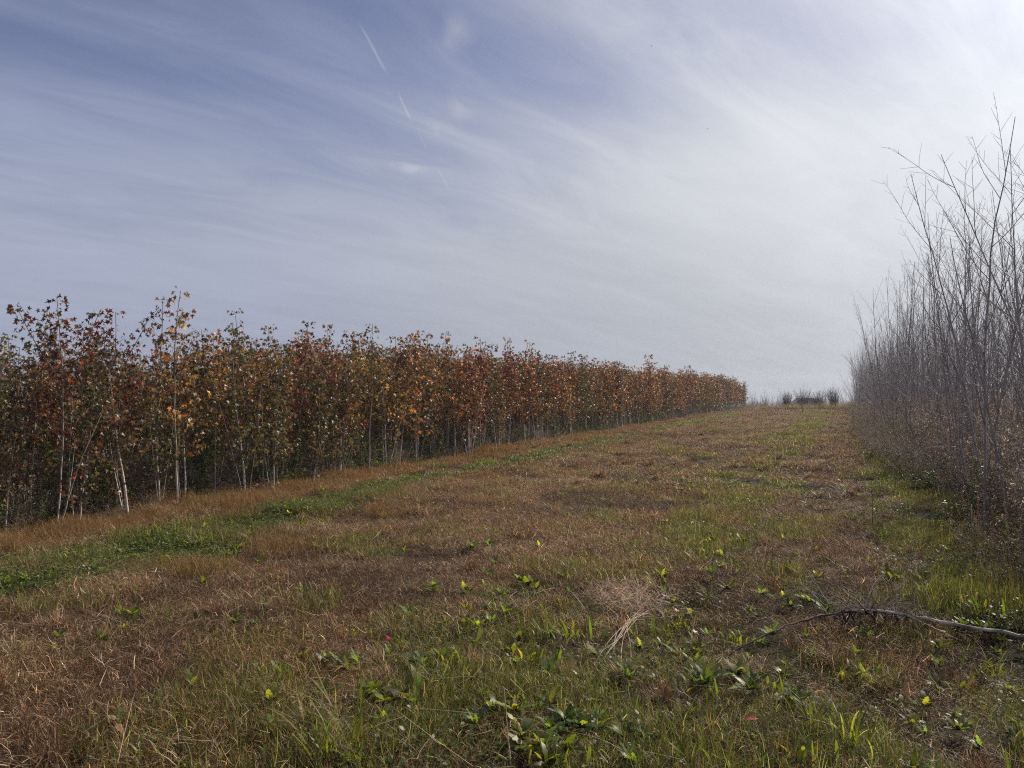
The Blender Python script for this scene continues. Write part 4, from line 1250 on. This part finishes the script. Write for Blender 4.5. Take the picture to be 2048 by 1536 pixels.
# hero bare saplings close to the lens
for i, (px, s, t, H, lx, ly, st, lab) in enumerate([
        (1972, None, 10.9, 5.05, 0.0, 0.0, 1, 'tall straight leafless sapling with a forked spire and two green leaves still on it'),
        (2165, None, 10.9, 4.6, -0.12, 0.0, 1, 'leafless sapling leaning left so that its curved top reaches out over the lane'),
        (2125, None, 10.9, 5.1, -0.06, 0.0, 1, 'thick leafless sapling whose tip enters at the top right corner'),
        (1838, None, 10.6, 5.3, -0.05, 0.0, 1, 'slim leafless sapling rising alone above the left part of the brush')]):
    k = (px - 1024) / 1536
    best = min(np.arange(3, 60, 0.02), key=lambda q: abs(from_st(q, t)[0] - k * from_st(q, t)[1])); x, y = from_st(best, t)
    v = bare_tree(2500 + i, H, st, 1.0, 1.0)
    rt = thing('bare_sapling', lab, 'sapling', on_ground(x, y, -0.02), 0.0, GRB)
    rt.rotation_euler = (0, lx, [0.6, 2.0, 3.1, 1.1][i] * 0)
    obj('trunk', v[0], M_twig, rt); obj('crown', v[1], M_twig, rt)
    if i == 0:
        d = pix_dir(1968, 583); p = cam.location + d * (float(y) / d.y)
        for q, (dx, dz, sz_, az) in enumerate([(0.0, 0.0, 0.16, 0.3), (0.03, -0.14, 0.17, -0.2)]):
            b = Buf(); leaves(b, OVAL, np.zeros((1, 3)), np.array([[math.cos(az), 0.2, -0.15]]), np.array([[0.1, -0.7, 0.8]]), np.array([sz_]), np.array([[0.10, 0.15, 0.03]]), 0.7, 0.2)
            obj('leaf', b.mesh('leaf'), M_leaf, rt, Vector((p.x - float(x) + dx, 0.0, p.z - rt.location.z + dz)))

# ---- far end of the lane: vase-shaped shrubs, pale grass, thin brush on the crest, a parked car beyond


def vase(seed):
    r = np.random.default_rng(seed); bt = Buf(); bc = Buf()
    for i in range(7):
        a = r.uniform(0, 6.28); P = wander(r, (0, 0, -.05), nrm(np.array([.3 * math.cos(a), .3 * math.sin(a), 1])), 0.9, 5, .08, 0); tubes(bt, P, np.linspace(.03, .016, 5), BK * .45, 5)
    for i in range(130):
        a = r.uniform(0, 6.28); q = r.uniform(0.05, 0.62); L = r.uniform(0.6, 1.75) * (1.25 if i < 8 else 1)
        P = wander(r, (0.05 * math.cos(a), 0.05 * math.sin(a), 0.0), nrm(np.array([q * math.cos(a), q * math.sin(a), 1])), L, 8, .07, .02)
        tubes(bc, P, np.linspace(.011, .004, 8), BK * .4 * r.uniform(.7, 1.3), 3)
        for j in range(5):
            k = int(r.integers(3, 8)); tubes(bc, wander(r, P[k], nrm(np.array([r.normal(0, .6), r.normal(0, .6), 1])), r.uniform(.12, .4), 4, .1, 0), np.linspace(.006, .003, 4), BK * .4, 3)
    return bt.mesh('trunk', True), bc.mesh('crown')


sh = vase(2601)
names = ['first', 'second', 'third', 'fourth']
for i, (px, h) in enumerate([(1573, 1.9), (1604, 2.3), (1638, 2.0), (1667, 2.4)]):
    y = 69.0; x = (px - 1024) / 1536 * y
    rt = thing('vase_shrub', '%s from the left of four dark vase-shaped shrubs at the lane end' % names[i], 'shrub', on_ground(x, y, -0.05), i * 1.3, 'dark bare shrubs across the end of the lane')
    rt.scale = (h / 2.0 * [.85, .7, 1.05, .9][i], h / 2.0 * .9, h / 2.0)
    v = sh if i == 0 else vase(2602 + i)
    obj('trunk', v[0], M_twig, rt); obj('crown', v[1], M_twig, rt)
b = Buf(); q = np.random.default_rng(8)
blades(b, 900, 0.75, 0.35, 0.8, 0.012, 0.0, 0.9, 1.3, [(0.34, 0.31, 0.17), (0.26, 0.25, 0.12), (0.4, 0.34, 0.22)], q, 5)
pg = b.mesh('pale_grass')
for i, (px, s_) in enumerate([(1588, 1.0), (1620, 0.95), (1652, 1.1), (1690, 1.0)]):
    y = 67.5; x = (px - 1024) / 1536 * y
    o = obj('pale_grass_mound', pg, M_grass, None, on_ground(x, y)); o.scale = (s_, s_, s_ * 1.1); o.rotation_euler[2] = i
    tag(o, 'pale dry grass mound %s' % ['between the first and second vase-shaped shrubs', 'between the second and third vase-shaped shrubs', 'between the third and fourth vase-shaped shrubs', 'right of the fourth vase-shaped shrub'][i], 'grass clump', 'pale grass mounds at the lane end')
FV = [bare_tree(2700 + k, 2.2, 5, 0.9, 2.6, True) for k in range(5)]
for i in range(80):
    px = 1478 + i * 3.6 + rng.normal(0, 3); y = rng.uniform(80, 97); x = (px - 1024) / 1536 * y; v = FV[i % 5]
    h = rng.uniform(1.2, 2.3) * (1.1 if px > 1670 else 1)
    rt = thing('bare_shrub', 'thin leafless shrub in the pale brush on the %s of the far crest' % ('left part' if px < 1560 else ('middle' if px < 1680 else 'right part')), 'shrub', on_ground(x, y, -0.05), rng.uniform(0, 6.28), 'thin leafless shrubs along the far crest')
    rt.scale = (h / 2.2,) * 3
    obj('trunk', v[0], M_twig, rt); obj('crown', v[1], M_twig, rt)
xx = rng.uniform(1470, 1790, 260); yy = rng.uniform(79, 100, 260); X = (xx - 1024) / 1536 * yy
instancer('crest_brush', np.stack([X, yy, ground_z(X, yy)], -1), np.stack([rng.normal(0, .08, 260), rng.normal(0, .08, 260), rng.uniform(0, 6.28, 260)], -1),
          np.stack([np.full(260, 1.6), np.full(260, 1.6), rng.uniform(0.35, 0.85, 260)], -1), rng.integers(0, 8, 260), bs, 'low dark weeds along the far crest of the field', 'dry brush')


def car(x, y, rz):
    import bmesh
    root = thing('parked_car', 'dark blue-grey car parked beyond the crest, half hidden by the vase-shaped shrubs', 'car', on_ground(x, y), rz)
    paint = plain('car_paint', (0.06, 0.08, 0.11), 0.3); glass = plain('car_glass', (0.02, 0.025, 0.03), 0.08); rub = plain('tyre_rubber', (0.02, 0.02, 0.02), 0.8); met = plain('rim_metal', (0.4, 0.4, 0.42), 0.35, 0.8)
    def prism(name, prof, w, mat, parent, bev=0.05, inset=0.0):
        bm = bmesh.new(); a = [bm.verts.new((p[0], -w / 2 + (inset if p[1] > 0.95 else 0), p[1])) for p in prof]; c = [bm.verts.new((p[0], w / 2 - (inset if p[1] > 0.95 else 0), p[1])) for p in prof]
        n = len(prof); bm.faces.new(a); bm.faces.new(c[::-1])
        for k in range(n): bm.faces.new((a[k], c[k], c[(k + 1) % n], a[(k + 1) % n]))
        bmesh.ops.recalc_face_normals(bm, faces=bm.faces)
        if bev: bmesh.ops.bevel(bm, geom=bm.edges[:], offset=bev, segments=2, affect='EDGES')
        me = bpy.data.meshes.new(name); bm.to_mesh(me); bm.free(); return obj(name, me, mat, parent)
    prism('body', [(-2.2, 0.3), (-2.25, 0.75), (-2.0, 0.92), (-1.1, 0.95), (1.75, 0.97), (2.15, 0.85), (2.2, 0.35)], 1.75, paint, root, 0.05)
    prism('cabin', [(-1.15, 0.94), (-0.45, 1.45), (1.05, 1.48), (1.7, 0.96)], 1.62, paint, root, 0.04, 0.12)
    for sy in (-1, 1):
        for (a0, a1, b0, b1) in ((-0.9, 0.2, -0.42, 0.2), (0.28, 1.42, 0.28, 1.0)):
            bm = bmesh.new(); yb, yt = sy * 0.795, sy * 0.73
            f = [bm.verts.new(q) for q in ((a0, yb, 1.0), (a1, yb, 1.0), (b1, yt, 1.4), (b0, yt, 1.4))]; bm.faces.new(f)
            me = bpy.data.meshes.new('window'); bm.to_mesh(me); bm.free(); obj('window', me, glass, root, (0, sy * 0.045, 0))
        for cx in (-1.4, 1.35):
            for nm, rr, ww, mt in (('tyre', 0.33, 0.2, rub), ('rim', 0.2, 0.215, met)):
                bm = bmesh.new(); bmesh.ops.create_cone(bm, cap_ends=True, segments=24, radius1=rr, radius2=rr, depth=ww)
                bmesh.ops.rotate(bm, verts=bm.verts, cent=(0, 0, 0), matrix=__import__('mathutils').Matrix.Rotation(R(90), 3, 'X'))
                me = bpy.data.meshes.new(nm); bm.to_mesh(me); bm.free()
                if nm == 'tyre': wh = obj('wheel', me, mt, root, (cx, sy * 0.80, 0.33))
                else: obj(nm, me, mt, wh)
        bm = bmesh.new(); bmesh.ops.create_uvsphere(bm, u_segments=12, v_segments=8, radius=0.11)
        me = bpy.data.meshes.new('headlight'); bm.to_mesh(me); bm.free(); obj('headlight', me, met, root, (-2.17, sy * 0.62, 0.68))
car(34.8, 92.0, R(4))


def bird(px, py, dist, span, roll, lab):
    d = pix_dir(px, py); p = cam.location + d * dist
    b = Buf(); body = np.array([(-0.5, 0, 0), (-0.3, 0, 0.01), (0, 0, 0.015), (0.25, 0, 0.02), (0.42, 0, 0.03), (0.5, 0, 0.02)]) * span * 0.5
    tubes(b, body, np.array([0.02, 0.05, 0.075, 0.06, 0.04, 0.005]) * span, np.array([0.03, 0.025, 0.025]), 8, True)
    root = thing('bird', lab, 'bird', p); root.rotation_euler = (roll, 0.2, 0.9)
    obj('body', b.mesh('body', True), M_bark, root)
    for s in (-1, 1):
        b = Buf(); P = np.array([[(0.02, 0.03 * s, 0.01), (0.06, 0.2 * s, 0.07), (0.02, 0.36 * s, 0.09), (-0.1, 0.52 * s, 0.05)]]) * span
        ribbons(b, P, np.array([0.16, 0.18, 0.13, 0.02]) * span, np.array([[1.0, 0, 0]]), np.array([[0.03, 0.025, 0.025]]))
        obj('wing', b.mesh('wing'), M_brush, root)
bird(1303, 92, 70, 0.36, 1.0, 'small dark bird gliding high above the lane')
bird(1415, 257, 110, 0.30, 0.3, 'tiny distant bird lower in the pale part of the sky')

# ------------------------------------------------------------------ haze
def haze():
    me = bpy.data.meshes.new('haze')
    x0, x1, y0, y1, z0, z1 = -275, 275, -275, 275, float(GZ.min()) - 1.0, 7.5
    v = [(x, y, z) for x in (x0, x1) for y in (y0, y1) for z in (z0, z1)]
    me.from_pydata(v, [], [(0, 1, 3, 2), (4, 6, 7, 5), (0, 4, 5, 1), (2, 3, 7, 6), (0, 2, 6, 4), (1, 5, 7, 3)])
    m = bpy.data.materials.new('air'); m.use_nodes = True; nt = m.node_tree; nt.nodes.clear()
    o = nt.nodes.new('ShaderNodeOutputMaterial'); pv = nt.nodes.new('ShaderNodeVolumePrincipled')
    pv.inputs['Color'].default_value = (0.85, 0.9, 1.0, 1); pv.inputs['Density'].default_value = HAZE; pv.inputs['Anisotropy'].default_value = 0.35
    nt.links.new(pv.outputs[0], o.inputs['Volume'])
    tag(obj('haze', me, m), 'thin pale haze over the field', 'haze', kind='stuff')
HAZE = 0.0006
if HAZE > 0: haze()
